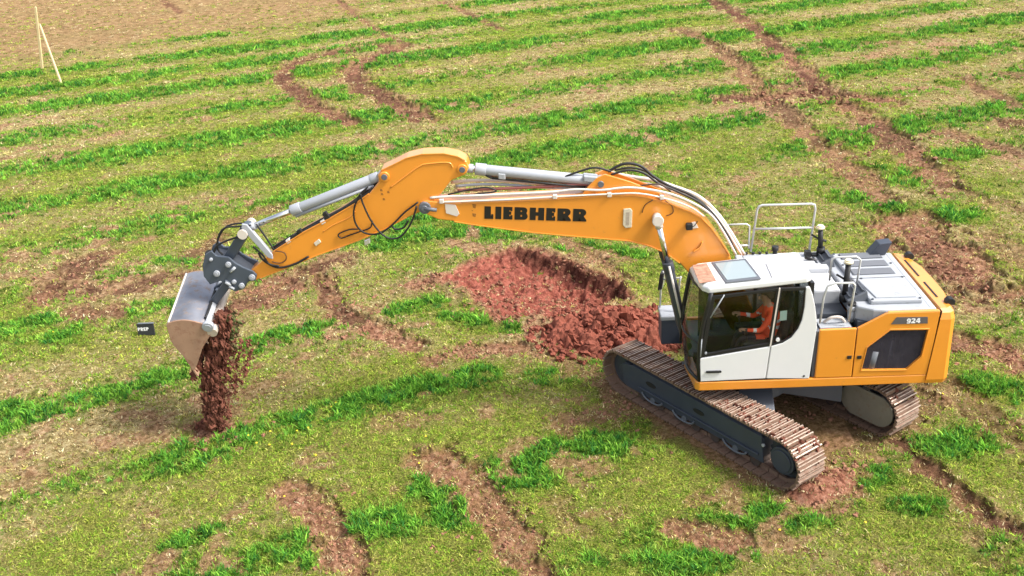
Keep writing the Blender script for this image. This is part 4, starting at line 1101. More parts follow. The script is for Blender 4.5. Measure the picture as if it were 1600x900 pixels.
# lettering on the boom
def letters(defs, origin, xdir, ydir, height, gap, thick, name, m, parent, grow=0.0):
    cu = bpy.data.curves.new(name, 'CURVE'); cu.dimensions = '2D'; cu.fill_mode = 'BOTH'; cu.extrude = thick / 2; cu.offset = grow
    x = 0
    for k_, (w, loops_) in enumerate(defs):
        for lp in loops_:
            sp_ = cu.splines.new('POLY'); sp_.points.add(len(lp) - 1)
            for p_, (a, b) in zip(sp_.points, lp): p_.co = ((x + a) * height, b * height, 0, 1)
            sp_.use_cyclic_u = True
        x += w + gap
    tmp = bpy.data.objects.new('lettering_curve', cu); COL.objects.link(tmp)
    dg = bpy.context.evaluated_depsgraph_get()
    mesh = bpy.data.meshes.new_from_object(tmp.evaluated_get(dg))
    bpy.data.objects.remove(tmp); bpy.data.curves.remove(cu)
    X = Vector(xdir).normalized(); Y = Vector(ydir); Y = (Y - X * Y.dot(X)).normalized(); Z = X.cross(Y)
    mesh.transform(Matrix(((X.x, Y.x, Z.x, origin[0]), (X.y, Y.y, Z.y, origin[1]), (X.z, Y.z, Z.z, origin[2]), (0, 0, 0, 1))))
    mesh.name = name; mesh.materials.clear(); mesh.materials.append(M[m])
    o = bpy.data.objects.new(name, mesh); COL.objects.link(o); o.parent = parent
    return o
def arc(cx_, cy_, rx, ry, a0, a1, n=8): return [(cx_ + rx * math.cos(math.radians(a0 + (a1 - a0) * i / n)), cy_ + ry * math.sin(math.radians(a0 + (a1 - a0) * i / n))) for i in range(n + 1)]
gL = (.66, [[(0, 0), (0, 1), (.46, 1), (.46, .24), (.56, .24), (.56, .34), (.66, .34), (.66, 0)]])
gI = (.42, [[(0, 0), (0, 1), (.42, 1), (.42, 0)]])
gE = (.68, [[(0, 0), (0, 1), (.66, 1), (.66, .72), (.56, .72), (.56, .79), (.42, .79), (.42, .60), (.58, .60), (.58, .41), (.42, .41), (.42, .21), (.57, .21), (.57, .30), (.68, .30), (.68, 0)]])
gB = (1.0, [[(0, 0), (0, 1)] + arc(.70, .755, .26, .245, 90, -40, 6) + arc(.72, .27, .28, .27, 45, -90, 6),
            [(.42, .60), (.42, .80), (.55, .80), (.60, .75), (.60, .65), (.55, .60)], [(.42, .19), (.42, .42), (.55, .42), (.61, .36), (.61, .25), (.55, .19)]])
gH = (1.1, [[(0, 0), (0, 1), (.42, 1), (.42, .62), (.68, .62), (.68, 1), (1.1, 1), (1.1, 0), (.68, 0), (.68, .38), (.42, .38), (.42, 0)]])
gR = (1.03, [[(0, 0), (0, 1)] + arc(.68, .72, .31, .28, 90, -60, 8) + [(.80, .40), (1.03, .08), (1.03, 0), (.68, 0), (.46, .36), (.42, .36), (.42, 0)],
             [(.42, .57), (.42, .79), (.54, .79), (.60, .74), (.60, .62), (.54, .57)]])
lo = [atv(x, y, BVL) for x, y in ((757.5, 341), (915.5, 345.5), (760, 320))]
O = W(lo[0][0], BVL + .004, lo[0][1]); X = W(lo[1][0], BVL + .004, lo[1][1]) - O; Yv = W(lo[2][0], BVL + .004, lo[2][1]) - O
hgt_ = .205
tot = sum(g[0] for g in (gL, gI, gE, gB, gH, gE, gR, gR))
gp = (X.length / hgt_ - tot) / 7
letters([gL, gI, gE, gB, gH, gE, gR, gR], O, X, Yv, hgt_, gp, .004, 'maker_lettering', 'letter', boom, .0065)
g9 = (.75, [[(.05, 0), (.05, .2), (.4, .2), (.45, .32), (.2, .34)] + arc(.3, .67, .30, .33, 250, 90, 6) + arc(.42, .67, .33, .33, 90, 0, 4) + [(.75, .3), (.6, 0)], [(.28, .55), (.28, .78), (.47, .78), (.47, .55)]])
g2 = (.75, [[(0, 0), (0, .25), (.42, .62), (.42, .78), (.3, .8), (.02, .74), (.02, .95), (.3, 1), (.6, 1), (.74, .86), (.74, .62), (.42, .24), (.75, .24), (.75, 0)]])
g4 = (.82, [[(.42, 0), (.42, .2), (0, .2), (0, .42), (.32, 1), (.7, 1), (.7, .42), (.82, .42), (.82, .2), (.7, .2), (.7, 0)], [(.42, .42), (.42, .74), (.24, .42)]])
lo = [atv(x, y, HWV) for x, y in ((1416, 505), (1436, 504.3), (1417, 497.5))]
O = W(lo[0][0], HWV + .009, lo[0][1]); X = W(lo[1][0], HWV + .009, lo[1][1]) - O; Yv = W(lo[2][0], HWV + .009, lo[2][1]) - O
letters([g9, g2, g4], O, X, Yv, .085, .1, .003, 'model_number', 'whiteletter', badge)
# bracket for the stick cylinder on top of the boom
bk = PX([(905, 309), (918, 292), (932, 278), (945, 272), (956, 275), (985, 284), (1035, 303), (1042, 312), (990, 306), (950, 306)], VB + .13)
for s_ in (1, -1):
    MB().side(bk, VB + s_ * .10, VB + s_ * .145).build('cylinder_bracket', 'yellow', boom, .008)
# pipes along the boom
def bpipe(pix, v, r, m, lift=0.0, nm='hydraulic_pipe', par=None):
    mb = MB(); mb.tube(smooth_path([W(q[0], v, q[1] + lift) for q in PX(pix, v)], 6), r, 8)
    return mb.build(nm, m, par or boom)
bpipe([(672, 309), (700, 307), (745, 305.5), (800, 303), (860, 300), (900, 296), (940, 297), (985, 293), (1040, 301), (1080, 316), (1110, 335), (1130, 362), (1150, 398)], BVL - .02, .020, 'palepipe')
bpipe([(690, 316), (740, 314), (800, 311.5), (867, 307.5), (950, 303.5), (1000, 302.5), (1050, 313), (1080, 324.5), (1100, 338)], BVL + .012, .015, 'palepipe')
bpipe([(715, 298), (745, 296), (800, 294), (860, 291), (905, 288), (930, 290)], VB + .05, .026, 'redhose')
bpipe([(705, 285), (740, 282), (790, 283), (850, 288), (905, 291), (940, 296)], VB - .1, .028, 'palepipe')
bpipe([(712, 291), (750, 288), (800, 289), (850, 293), (920, 295)], VB, .024, 'lightgrey')
bpipe([(700, 304), (730, 297), (760, 293), (775, 299), (745, 303), (720, 305)], VB + .10, .014, 'black')
bpipe([(960, 287), (1010, 287), (1050, 298), (1085, 311), (1112, 330), (1132, 355), (1158, 398)], VB - .16, .024, 'palepipe')
bpipe([(955, 270), (985, 276), (1020, 281), (1055, 292), (1090, 306), (1116, 328), (1136, 354), (1163, 398)], VB - .22, .030, 'palepipe')
bpipe([(950, 268), (975, 256), (1000, 259), (1020, 275), (1045, 290), (1080, 305), (1110, 330), (1135, 365), (1150, 396)], VB - .05, .024, 'black', nm='hydraulic_hose')
bpipe([(955, 273), (980, 266), (1005, 270), (1030, 287), (1060, 300), (1095, 318), (1120, 345)], VB + .04, .020, 'black', nm='hydraulic_hose')
bpipe([(960, 266), (985, 262), (1010, 268), (1035, 287)], VB - .12, .018, 'black', nm='hydraulic_hose')
bpipe([(880, 277), (905, 268), (930, 262), (955, 268)], VB + .06, .018, 'black', nm='hydraulic_hose')
bpipe([(1000, 290), (1030, 288), (1048, 299)], VB + .12, .014, 'seam', nm='hydraulic_hose')
for x_, y_ in ((952, 304), (867, 307), (1034, 308), (690, 314)):
    q = atv(x_, y_, BVL); MB().obox(W(q[0], BVL - .01, q[1]), (.035, 0, 0), (0, .05, 0), (0, 0, .035)).build('pipe_clamp', 'palepipe', boom, .008)

# ---------------- cylinders
def cylinder(name, a, b, frac, R0, r0_, head='silver', barrel='silver'):
    """barrel from a, rod to b; frac = share of the length covered by the barrel"""
    a, b = Vector(a), Vector(b); d = (b - a).normalized(); L = (b - a).length; m = a + d * L * frac
    mb = MB(); mb.tube([a + d * .10, m], R0, 20); mb.tube([m - d * .16, m + d * .02], R0 * 1.15, 20); mb.tube([a + d * .06, a + d * .2], R0 * 1.08, 20)
    ax = Vector((0, 1, 0))
    mb.tube([a - ax * .09, a + ax * .09], R0 * .95, 18)
    o = mb.build(name, barrel, exc, .006)
    rd = MB(); rd.tube([m - d * .05, b - d * .05], r0_, 16); rd.build('piston_rod', 'chrome', o)
    ey = MB(); ey.tube([b - ax * .09, b + ax * .09], R0 * .95, 18); ey.tube([b - d * .16, b - d * .03], r0_ * 1.35, 14); ey.build('rod_eye', head, o)
    return o, a, b, m, d
def V3(x, y, v): q = atv(x, y, v); return W(q[0], v, q[1])
# boom lift cylinders
for s_ in (1, -1):
    vv = VB + s_ * .325
    top = atv(1027, 342, VB + .325)
    base = (1.19, 1.42)
    o, a, b, m, d = cylinder('boom_cylinder', W(base[0], vv, base[1]), W(top[0], vv, top[1]), .66, .082, .05, 'palepipe', 'darkgrey')
    ln = MB(); off = Vector((.0, -.09, .03)) * (1 if s_ > 0 else -1)
    ln.tube([a + d * .25 + off, m - d * .05 + off], .02, 8); ln.build('feed_pipe', 'palepipe', o)
top = atv(1027, 342, VB + .325)
mb = MB(); mb.tube([W(top[0], VB - .45, top[1]), W(top[0], VB + .45, top[1])], .062, 16); mb.build('lift_pin', 'grey', boom)
for s_ in (1, -1):
    mb = MB(); mb.tube([W(top[0], VB + s_ * .42, top[1]), W(top[0], VB + s_ * .455, top[1])], .095, 18); mb.build('pin_collar', 'palepipe', boom, .012)
# stick cylinder
A_ = V3(938, 283, VB); B_ = V3(724, 262, VB)
sc_, a, b, m, d = cylinder('stick_cylinder', A_, B_, .905, .088, .055)
for dz_, dy_, mm in ((-.11, -.06, 'black'), (-.10, .05, 'redhose')):
    ln = MB(); o_ = Vector((0, dy_, dz_)); ln.tube([a + d * .25 + o_, m - d * .25 + o_], .022, 8); ln.tube([m - d * .25 + o_, m - d * .10 + Vector((0, dy_ * .5, -.06))], .022, 8); ln.build('feed_pipe', mm, sc_)
mb = MB(); mb.obox(m - d * .42 + Vector((0, -.08, -.06)), d * .06, (0, .02, 0), (0, 0, .05)); mb.build('valve_block', 'lightgrey', sc_, .015); mb = MB(); mb.obox(a + d * .16 + Vector((0, -.03, .05)), d * .12, (0, .10, 0), (0, 0, .05)); mb.build('port_block', 'lightgrey', sc_, .015)
mb = MB(); mb.tube([A_ + Vector((0, .19, 0)), A_ + Vector((0, -.19, 0))], .05, 14); mb.build('bracket_pin', 'grey', boom)

# ---------------- stick
SH = .165; SVL = VB + SH
st_top = [(404, 412), (427, 392.5), (473, 363), (515, 341), (556, 317), (576, 303), (592, 284), (590, 274), (596, 265), (604, 262), (613, 257), (635, 246), (659, 240), (693, 239), (715, 243.5), (729, 252), (733, 262), (727, 273), (705, 282), (696, 294), (689, 303), (680, 312), (672, 330), (657, 331), (635, 341), (603, 358), (559, 377), (498, 399), (449, 419), (405, 436), (394, 441), (386, 434), (390, 424)]
SP = PX(st_top, SVL)
stick = MB().side(SP, VB - SH, VB + SH).build('stick', 'yellow', exc, .022, 3)
# raised rim plates following the edge
mb = MB(); strip(PX([(427, 393), (473, 363.5), (515, 341.5), (556, 317.5), (576, 303)], SVL), SH + .012, .02, mb); mb.build('edge_plate', 'yellow', stick, .004); mb = MB(); strip(PX([(596, 266), (613, 258), (635, 247), (659, 241), (693, 240), (715, 244.5), (727, 251)], SVL), SH + .012, .02, mb); mb.build('edge_plate', 'yellow', stick, .004); mb = MB()
strip(PX([(635, 340), (603, 357), (559, 376), (498, 398), (449, 418), (408, 434)], SVL), SH + .012, .018, mb); mb.build('edge_plate', 'yellow', stick, .004)
mb = MB(); mb.tube(smooth_path([W(q[0], SVL + .004, q[1]) for q in PX([(610, 293), (630, 278), (655, 260), (668, 256), (700, 254), (708, 262)], SVL)]), .012, 6); mb.build('weld_bead', 'yellow', stick)
mb = MB(); mb.tube(smooth_path([W(q[0], SVL + .003, q[1]) for q in PX([(505, 362), (520, 352), (545, 340), (555, 330)], SVL)]), .009, 6); mb.build('weld_bead', 'yellow', stick)
for (x_, y_) in ((601, 275.5), (722.5, 264)):
    c_ = V3(x_, y_, SVL)
    mb = MB(); mb.tube([c_ + Vector((0, -.045, 0)), c_ + Vector((0, 2 * SH + .045, 0))], .085, 20); mb.build('pin_boss', 'yellow', stick, .01)
    mb = MB(); mb.tube([c_ + Vector((0, -.06, 0)), c_ + Vector((0, 2 * SH + .06, 0))], .05, 16); mb.build('pivot_pin', 'grey', stick, .008)
for (x_, y_) in ((597, 303), (607, 300), (600, 311), (596, 297)):
    c_ = atv(x_, y_, SVL); MB().side([(c_[0] - .022, c_[1] - .02), (c_[0] + .02, c_[1] - .015), (c_[0] + .015, c_[1] + .022), (c_[0] - .012, c_[1] + .015)], SVL + .0005, SVL + .003).build('worn_decal', bpy.data.materials['faded_brown_decal'], stick)
c_ = V3(573, 375, SVL); MB().obox(c_ + Vector((0, .05, -.04)), (.05, 0, .02), (0, .05, 0), (0, 0, .05)).build('work_lamp', 'silverlens', stick, .015)
c_ = V3(496, 379, SVL + .01); mb = MB(); mb.obox(c_, (.05, 0, .035), (0, .012, 0), (-.015, 0, .03)); mb.build('warning_plate', bpy.data.materials['cream_plate'], stick, .008)
# hoses on the stick
def hose(pix, v, r=.016, m='black', par=None):
    mb = MB(); mb.tube(smooth_path([V3(x, y, v + (dv if len(p_) > 2 else 0)) for p_ in pix for x, y, dv in [(p_ + (0,))[:3]]], 8), r, 8)
    return mb.build('hydraulic_hose', m, par or stick)
hose([(653, 316), (632, 332), (612, 352), (592, 365), (570, 364), (556, 350), (553, 328), (562, 305), (575, 292)], SVL + .07)
hose([(651, 322), (643, 347), (628, 368), (612, 373), (597, 366), (580, 345), (567, 318), (563, 303)], SVL + .10)
hose([(638, 345), (630, 356), (618, 358), (611, 352)], SVL + .05)
hose([(582, 345), (578, 356), (562, 362), (545, 368), (533, 372), (529, 366), (545, 359), (560, 358)], SVL + .03, .012, 'black')
hose([(428, 392), (460, 371), (500, 348), (540, 324), (570, 306), (592, 288)], SVL - .04, .030)
hose([(425, 388), (465, 364), (505, 342), (548, 318), (590, 283)], SVL - .12, .024)
hose([(404, 395), (410, 405), (425, 415), (440, 418), (462, 412), (482, 401)], SVL + .03, .020)
hose([(430, 392), (444, 395), (447, 405), (438, 411), (425, 409)], SVL + .02, .009, 'seam')
for x_, y_ in ((462, 368), (468, 361), (512, 339), (508, 334), (451, 376), (505, 346)):
    c_ = V3(x_, y_, SVL - .03); MB().obox(c_, (.035, 0, .02), (0, .04, 0), (-.015, 0, .03)).build('hose_clamp', 'palepipe' if x_ % 2 else 'black', stick, .008)
# bucket cylinder
bc_, a, b, m, d = cylinder('bucket_cylinder', V3(597, 274, VB), V3(386, 357, VB), .655, .085, .05)
ln = MB(); o_ = Vector((0, -.05, -.105)); ln.tube([a + d * .15 + o_, m - d * .05 + o_], .028, 8); ln.build('feed_pipe', 'silver', bc_)
# levers from the stick to the cylinder end, link from there to the coupler
J = V3(386, 357, VB)                           # joint of rod, levers and link
for s_ in (1, -1):
    vv = VB + s_ * (SH + .035)
    p0 = V3(386, 357, vv); p1 = V3(423, 399, vv)
    dd_ = (p1 - p0).normalized(); nn_ = Vector((-dd_.z, 0, dd_.x)) * .05
    mb = MB(); mb.prism([p0 - nn_ * 1.2 - dd_ * .06, p1 - nn_ - Vector((0, 0, 0)), p1 + dd_ * .07, p1 + nn_, p0 + nn_ * 1.2 - dd_ * .06, p0 - dd_ * .12], (0, -.045 * s_, 0))
    mb.build('link_lever', 'silver', exc, .012)
mb = MB(); mb.tube([J + Vector((0, -.27, 0)), J + Vector((0, .27, 0))], .058, 16); mb.tube([J + Vector((0, -.30, 0)), J + Vector((0, -.265, 0))], .085, 16); mb.tube([J + Vector((0, .265, 0)), J + Vector((0, .30, 0))], .085, 16)
mb.build('link_pin', 'palepipe', exc)
p0, p1 = V3(386, 357, VB), V3(352, 412, VB); dd_ = (p1 - p0).normalized(); nn_ = Vector((-dd_.z, 0, dd_.x)) * .085
mb = MB(); mb.obox((p0 + p1) / 2, (p1 - p0) * .5, (0, .12, 0), nn_); mb.tube([p0 + Vector((0, -.13, 0)), p0 + Vector((0, .13, 0))], .105, 18)
mb.build('bucket_link', 'coupler', exc, .025)
# hoses feeding the coupler
for pix, vv in (([(392, 352), (370, 354), (352, 356), (342, 368), (340, 388), (348, 398)], VB + .15), ([(384, 368), (366, 372), (350, 378), (338, 385), (334, 395)], VB + .2), ([(398, 352), (376, 349), (356, 353), (344, 366), (338, 384)], VB), ([(400, 350), (412, 366), (424, 384), (430, 394)], VB + .12), ([(395, 385), (410, 398), (420, 412), (436, 416)], SVL + .05)):
    hose(pix, vv, .017, par=exc)
# ---------------- quick coupler
CP = [(320, 398), (330, 392), (338, 400), (357, 402), (367, 411), (380, 418), (395, 424), (401, 430), (399, 439), (388, 440), (381, 452), (367, 456), (355, 450), (345, 439), (328, 445), (318, 432), (316, 415)]
for s_, vv in ((1, VB + .235), (-1, VB - .235)):
    pts_ = PX(CP, VB + .235)
    pl_ = MB().side(pts_, vv, vv - s_ * .05).build('coupler_plate', 'coupler', exc, .014)
    if s_ > 0:
        for x_, y_, r_ in ((339, 427, .055), (357, 413, .05), (378, 446, .05), (394, 433, .055), (330, 405, .03), (366, 440, .04)):
            c_ = V3(x_, y_, VB + .236); mb = MB(); mb.tube([c_ + Vector((0, .02, 0)), c_ + Vector((0, -.035, 0))], r_, 14); mb.tube([c_ + Vector((0, -.035, 0)), c_ + Vector((0, -.05, 0))], r_ * .6, 12)
            mb.build('coupler_pin', 'silver', pl_, .006)
        for l in ([(360, 425), (367, 418)], [(352, 441), (361, 446)], [(366, 452), (358, 447)]):
            mb = MB(); a_, b_ = [V3(x, y, VB + .262) for x, y in l]; mb.tube([a_, b_], .025, 8); mb.build('coupler_hook', 'lightgrey', pl_)
core = MB().side(PX([(330, 400), (357, 406), (380, 422), (392, 430), (372, 448), (350, 440), (332, 436)], VB + .2), VB - .18, VB + .18).build('coupler_body', 'darkgrey', exc, .02)
mb = MB(); mb.tube([V3(327, 397, VB + .15), V3(327, 397, VB - .15)], .075, 14); mb.build('coupler_cap', 'black', core)

# ---------------- bucket: side plate outline, swept along a slightly tilted axis
BV = .53
side_poly = PX([(262, 505), (288, 499.5), (317, 505), (332, 519), (317, 542), (309, 567), (303, 580), (285, 555), (269, 535), (262.5, 516)], BV)
wvec = W(.07, -1.35, .33)                       # from the near side to the far side
_c = smooth_path([Vector((u, z, 0)) for u, z in side_poly[2:1:-1] + side_poly[1::-1] + side_poly[:5:-1]], 5)
near = [W(u, BV, z) for u, z in side_poly]
curve = [W(p.x, BV, p.y) for p in _c]            # from the top of the back round to the lip
# outline split in shell (back, curved) and open mouth (from the lip at index 6 up to the beam at index 3)
bk_ = MB()
shell = [3, 2, 1, 0, 9, 8, 7, 6]
ctr = sum((near[i] for i in range(10)), Vector()) / 10
outline = [near[3]] + curve + [near[5], near[4]]
ins_ = [p + (ctr - p).normalized() * .03 for p in [near[3]] + curve]
ins = [near[i] + (ctr - near[i]).normalized() * .03 for i in range(10)]
nS = len(curve) + 1
def spl(idx, arr): return [arr[i] for i in idx]
O_ = [near[3]] + curve; I_ = ins_
vs = O_ + I_ + [p + wvec for p in O_] + [p + wvec for p in I_]
fs = []
for i in range(nS - 1):
    fs += [[i, i + 1, 2 * nS + i + 1, 2 * nS + i], [nS + i, 3 * nS + i, 3 * nS + i + 1, nS + i + 1], [i, nS + i, nS + i + 1, i + 1], [2 * nS + i, 2 * nS + i + 1, 3 * nS + i + 1, 3 * nS + i]]
fs += [[0, 2 * nS, 3 * nS, nS], [nS - 1, 2 * nS - 1, 4 * nS - 1, 3 * nS - 1]]
bk_.add(vs, fs, True)
bucket = bk_.build('bucket', 'steel', exc, .006)
wn_ = wvec.normalized()
for e, nm in ((0, 0), (1, 1)):
    base_ = [p + wvec * e + wn_ * (-.014 if e == 0 else .014) for p in outline]
    MB().prism(base_, wn_ * (.028 if e == 0 else -.028)).build('side_plate', 'bucketside', bucket, .006)
# side cutting edge, beam along the top of the mouth, boss, lip
mb = MB(); mb.tube([near[3] - wn_ * .02, near[3] + wvec + wn_ * .02], .085, 18); mb.build('torque_tube', mat('dusty_steel_tube', (.52, .44, .38), .5, metal=.2, var=.15, dirt=.2, dirtcol=(.35, .22, .15)), bucket)
b0 = V3(325, 510, BV + .02)
mb = MB(); mb.tube([b0 - wn_ * .035, b0 + wn_ * .05], .10, 20); bo = mb.build('end_boss', 'silver', bucket, .012)
mb = MB(); mb.tube([b0 - wn_ * .045, b0 - wn_ * .03], .06, 16); mb.build('boss_cap', 'lightgrey', bo)
mb = MB(); a_ = near[2] * .55 + near[3] * .45 + Vector((0, 0, .05)); e_ = (near[3] - near[2]).normalized()
nrm_ = wn_.cross(e_).normalized()
if nrm_.z < 0: nrm_ = -nrm_
mb.obox(a_ + wvec * .5 + nrm_ * .02, wvec * .5, e_ * .05, nrm_ * .02); mb.build('hinge_plate', 'lightgrey', bucket, .01)
mb = MB()
for f_ in (.45, .55, .64):
    c_ = a_ + wvec * f_ + nrm_ * .05; mb.obox(c_, wn_ * .035, e_ * .05, nrm_ * .03)
mb.build('hinge_block', 'silver', bucket, .01)
mb = MB(); mb.tube(smooth_path([near[2] + wvec * .08 + nrm_ * .03, near[2] + wvec * .2 + nrm_ * .05, near[2] + wvec * .6 + nrm_ * .06]), .025, 8); mb.build('tilt_hose', 'black', bucket)
lp = MB(); dl = (near[6] - near[7]).normalized(); nl = wn_.cross(dl).normalized()
lp.obox(near[6] + wvec * .5 + dl * .02, wvec * .5, dl * .10, nl * .016); lp.build('cutting_edge', 'bucketside', bucket, .005)
sd_ = MB(); p_, q_ = near[0], near[9]
sd_.tube([near[0] + Vector((.01, 0, .01)) + wvec * 0, near[0] + wvec + Vector((.01, 0, .01))], .018, 8); sd_.build('wear_strip', 'palepipe', bucket)
# ears joining bucket and coupler
for f_ in (.42, .72):
    c_ = near[2] * .75 + near[3] * .25 + wvec * f_
    tgt = V3(358, 440, VB + .235 - (f_ - .42) * 1.2)
    mb = MB(); mid = (c_ + tgt) / 2; l_ = (tgt - c_); mb.obox(mid, l_ * .5, wn_ * .025, l_.normalized().cross(wn_) * .07); mb.build('coupling_ear', 'coupler', bucket, .01)

# ------------------------------------------------------------------ soil in and falling from the bucket
cs = []; ss = []; stc = []
def V3r(x, y, v): return np.array(V3(x, y, v))
def col(x0, x1, y0, y1, cnt, smin, smax, vlo=-.45, vhi=.5, st=1.3):
    for _ in range(cnt):
        y = random.uniform(y0, y1); x = random.uniform(x0, x1); v = random.uniform(vlo, vhi)
        cs.append(V3r(x, y, v)); ss.append(random.uniform(smin, smax)); stc.append((1, 1, random.uniform(.9, st)))
def trap(rows, cnt, smin, smax, vlo, vhi, st=1.5):
    for _ in range(cnt):
        i = random.randrange(len(rows) - 1); f = random.random()
        (xa0, xb0, ya), (xa1, xb1, yb) = rows[i], rows[i + 1]
        xa, xb, y = xa0 + (xa1 - xa0) * f, xb0 + (xb1 - xb0) * f, ya + (yb - ya) * f
        g_ = np.clip(random.gauss(.5, .23), 0, 1); x = xa + (xb - xa) * g_
        cs.append(V3r(x, y, random.uniform(vlo, vhi))); ss.append(random.uniform(smin, smax)); stc.append((1, 1, random.uniform(1.0, st)))
rows1 = [(338, 358, 492), (324, 366, 515), (315, 366, 545), (311, 362, 575), (313, 350, 600), (317, 350, 630), (320, 344, 652), (320, 338, 668)]
trap(rows1, 80, .04, .08, -.05, .35, 2.2)
trap(rows1, 1300, .010, .038, -.10, .45, 2.8)
trap([(346, 364, 480), (348, 380, 520), (350, 384, 560), (348, 378, 600)], 110, .010, .040, -.3, .3)
trap([(374, 392, 525), (380, 396, 560), (372, 386, 590)], 45, .010, .035, -.2, .3)
trap([(308, 404, 530), (303, 400, 600), (303, 372, 668)], 650, .004, .013, -.4, .5)
trap([(350, 384, 585), (346, 372, 620), (338, 362, 655)], 70, .010, .035, 0, .4)
trap([(300, 306, 575), (296, 312, 592)], 16, .02, .035, .2, .5)
trap([(308, 350, 658), (304, 356, 674)], 150, .012, .045, -.15, .3)
cv, cf = clods(cs, ss, stc, seed=11)
fme = np_mesh('falling_soil', cv, cf, False); fme.materials.append(M['soil'])
fs_ = bpy.data.objects.new('falling_soil', fme); COL.objects.link(fs_)
tag(fs_, 'red brown soil pouring out of the tipped bucket down onto the grass', 'soil', kind='stuff')
# sod of grass that comes down with the soil
cs = []; ss = []
for _ in range(75):
    cs.append(V3r(random.gauss(364, 5.0), random.gauss(514, 16), random.uniform(-.1, .35))); ss.append(random.uniform(.015, .055))
cv, cf = clods(cs, ss, seed=13)
sme = np_mesh('falling_turf', cv, cf, False); sme.materials.append(mat('turf_sod', (.07, .105, .022), .95, var=.6, vscale=14, dirt=.75, dirtcol=(.17, .07, .045)))
so_ = bpy.data.objects.new('falling_turf', sme); COL.objects.link(so_)
tag(so_, 'lumps of green turf falling with the soil beside the bucket', 'turf', kind='stuff')

# ------------------------------------------------------------------ the operator in the cab
def skin_person():
    P = {}; E_ = []
    V_ = .74
    def j(n_, u, v, z, r): P[n_] = (W(u, v, z), r)
    j('pelvis', -.10, V_, 1.83, .125); j('waist', -.12, V_, 2.0, .12); j('chest', -.10, V_, 2.2, .145); j('neckb', -.05, V_, 2.36, .075); j('neck', -.03, V_, 2.42, .052)
    j('head', .01, V_, 2.53, .088); j('crown', .015, V_, 2.62, .07)
    for s_, n_ in ((1, 'l'), (-1, 'r')):
        j('sh' + n_, -.07, V_ + s_ * .19, 2.29, .068); j('el' + n_, .12, V_ + s_ * .27, 2.06, .046); j('wr' + n_, .33, V_ + s_ * .31, 2.10, .030); j('pa' + n_, .40, V_ + s_ * .31, 2.11, .034)
        j('hip' + n_, -.02, V_ + s_ * .10, 1.81, .095); j('kn' + n_, .40, V_ + s_ * .13, 1.86, .066); j('an' + n_, .52, V_ + s_ * .12, 1.43, .044); j('to' + n_, .68, V_ + s_ * .13, 1.36, .036)
        for fi, (dv, du, rr_) in enumerate(((-.026, .07, .0095), (-.009, .078, .0098), (.009, .074, .0095), (.025, .06, .0085))):
            j('f%s%da' % (n_, fi), .425, V_ + s_ * .31 + dv, 2.125, rr_ + .002); j('f%s%db' % (n_, fi), .40 + du, V_ + s_ * .31 + dv, 2.115, rr_); j('f%s%dc' % (n_, fi), .39 + du, V_ + s_ * .31 + dv, 2.08, rr_ * .9)
            E_.extend([('pa' + n_, 'f%s%da' % (n_, fi)), ('f%s%da' % (n_, fi), 'f%s%db' % (n_, fi)), ('f%s%db' % (n_, fi), 'f%s%dc' % (n_, fi))])
        j('t%sa' % n_, .385, V_ + s_ * .31 - s_ * .035, 2.09, .012); j('t%sb' % n_, .42, V_ + s_ * .31 - s_ * .045, 2.07, .010)
        E_.extend([('wr' + n_, 't%sa' % n_), ('t%sa' % n_, 't%sb' % n_)])
        E_.extend([('neckb', 'sh' + n_), ('sh' + n_, 'el' + n_), ('el' + n_, 'wr' + n_), ('wr' + n_, 'pa' + n_), ('pelvis', 'hip' + n_), ('hip' + n_, 'kn' + n_), ('kn' + n_, 'an' + n_), ('an' + n_, 'to' + n_)])
    E_.extend([('pelvis', 'waist'), ('waist', 'chest'), ('chest', 'neckb'), ('neckb', 'neck'), ('neck', 'head'), ('head', 'crown')])
    # nose
    names = list(P); idx = {n_: i for i, n_ in enumerate(names)}
    me_ = bpy.data.meshes.new('person_skeleton'); me_.from_pydata([P[n_][0] for n_ in names], [(idx[a], idx[b]) for a, b in E_], [])
    ob = bpy.data.objects.new('person', me_); COL.objects.link(ob)
    ob.modifiers.new('skin', 'SKIN')
    for i, n_ in enumerate(names):
        r_ = P[n_][1]; sk = me_.skin_vertices[0].data[i]
        sk.radius = (r_, r_ * (1.3 if n_ in ('chest', 'waist', 'pelvis') else 1.0)); sk.use_root = (n_ == 'pelvis')
    sb_ = ob.modifiers.new('sub', 'SUBSURF'); sb_.levels = 2; sb_.render_levels = 2
    dg = bpy.context.evaluated_depsgraph_get()
    mesh = bpy.data.meshes.new_from_object(ob.evaluated_get(dg))
    bpy.data.objects.remove(ob)
    mesh.materials.clear()
    for m_ in ('hivis', 'trousers', 'skin', 'reflect'): mesh.materials.append(M[m_])
    for p in mesh.polygons:
        p.use_smooth = True
        c = p.center; u = -c.x; z = c.z
        if z > 2.40 or (u > .345 and z > 2.0): k = 2
        elif z < 1.86 and u > -.3 or (u > .16 and z < 1.97): k = 1
        elif u < .12 and (2.015 < z < 2.07 or 2.135 < z < 2.165) and abs(-c.y - V_) < .22: k = 3
        elif .19 < u < .25: k = 3
        else: k = 0
        p.material_index = k
    mesh.name = 'person'
    ob = bpy.data.objects.new('person', mesh); COL.objects.link(ob)
    return ob, P
person, PJ = skin_person()
tag(person, 'seated excavator operator in an orange red hi-vis jacket holding the control levers', 'person')
hb = MB()
hc = PJ['head'][0] + Vector((.02, 0, .035))
rings = []
for i in range(7):
    ph = math.pi / 2 * i / 6
    for k_ in range(14):
        a = 2 * math.pi * k_ / 14
        low = -.03 if math.cos(a) > -.2 else .035
        z = .115 * math.sin(ph) + (low if i == 0 else low * (1 - math.sin(ph)))
        rings.append(hc + Vector((.108 * math.cos(ph) * math.cos(a), .095 * math.cos(ph) * math.sin(a), z)))
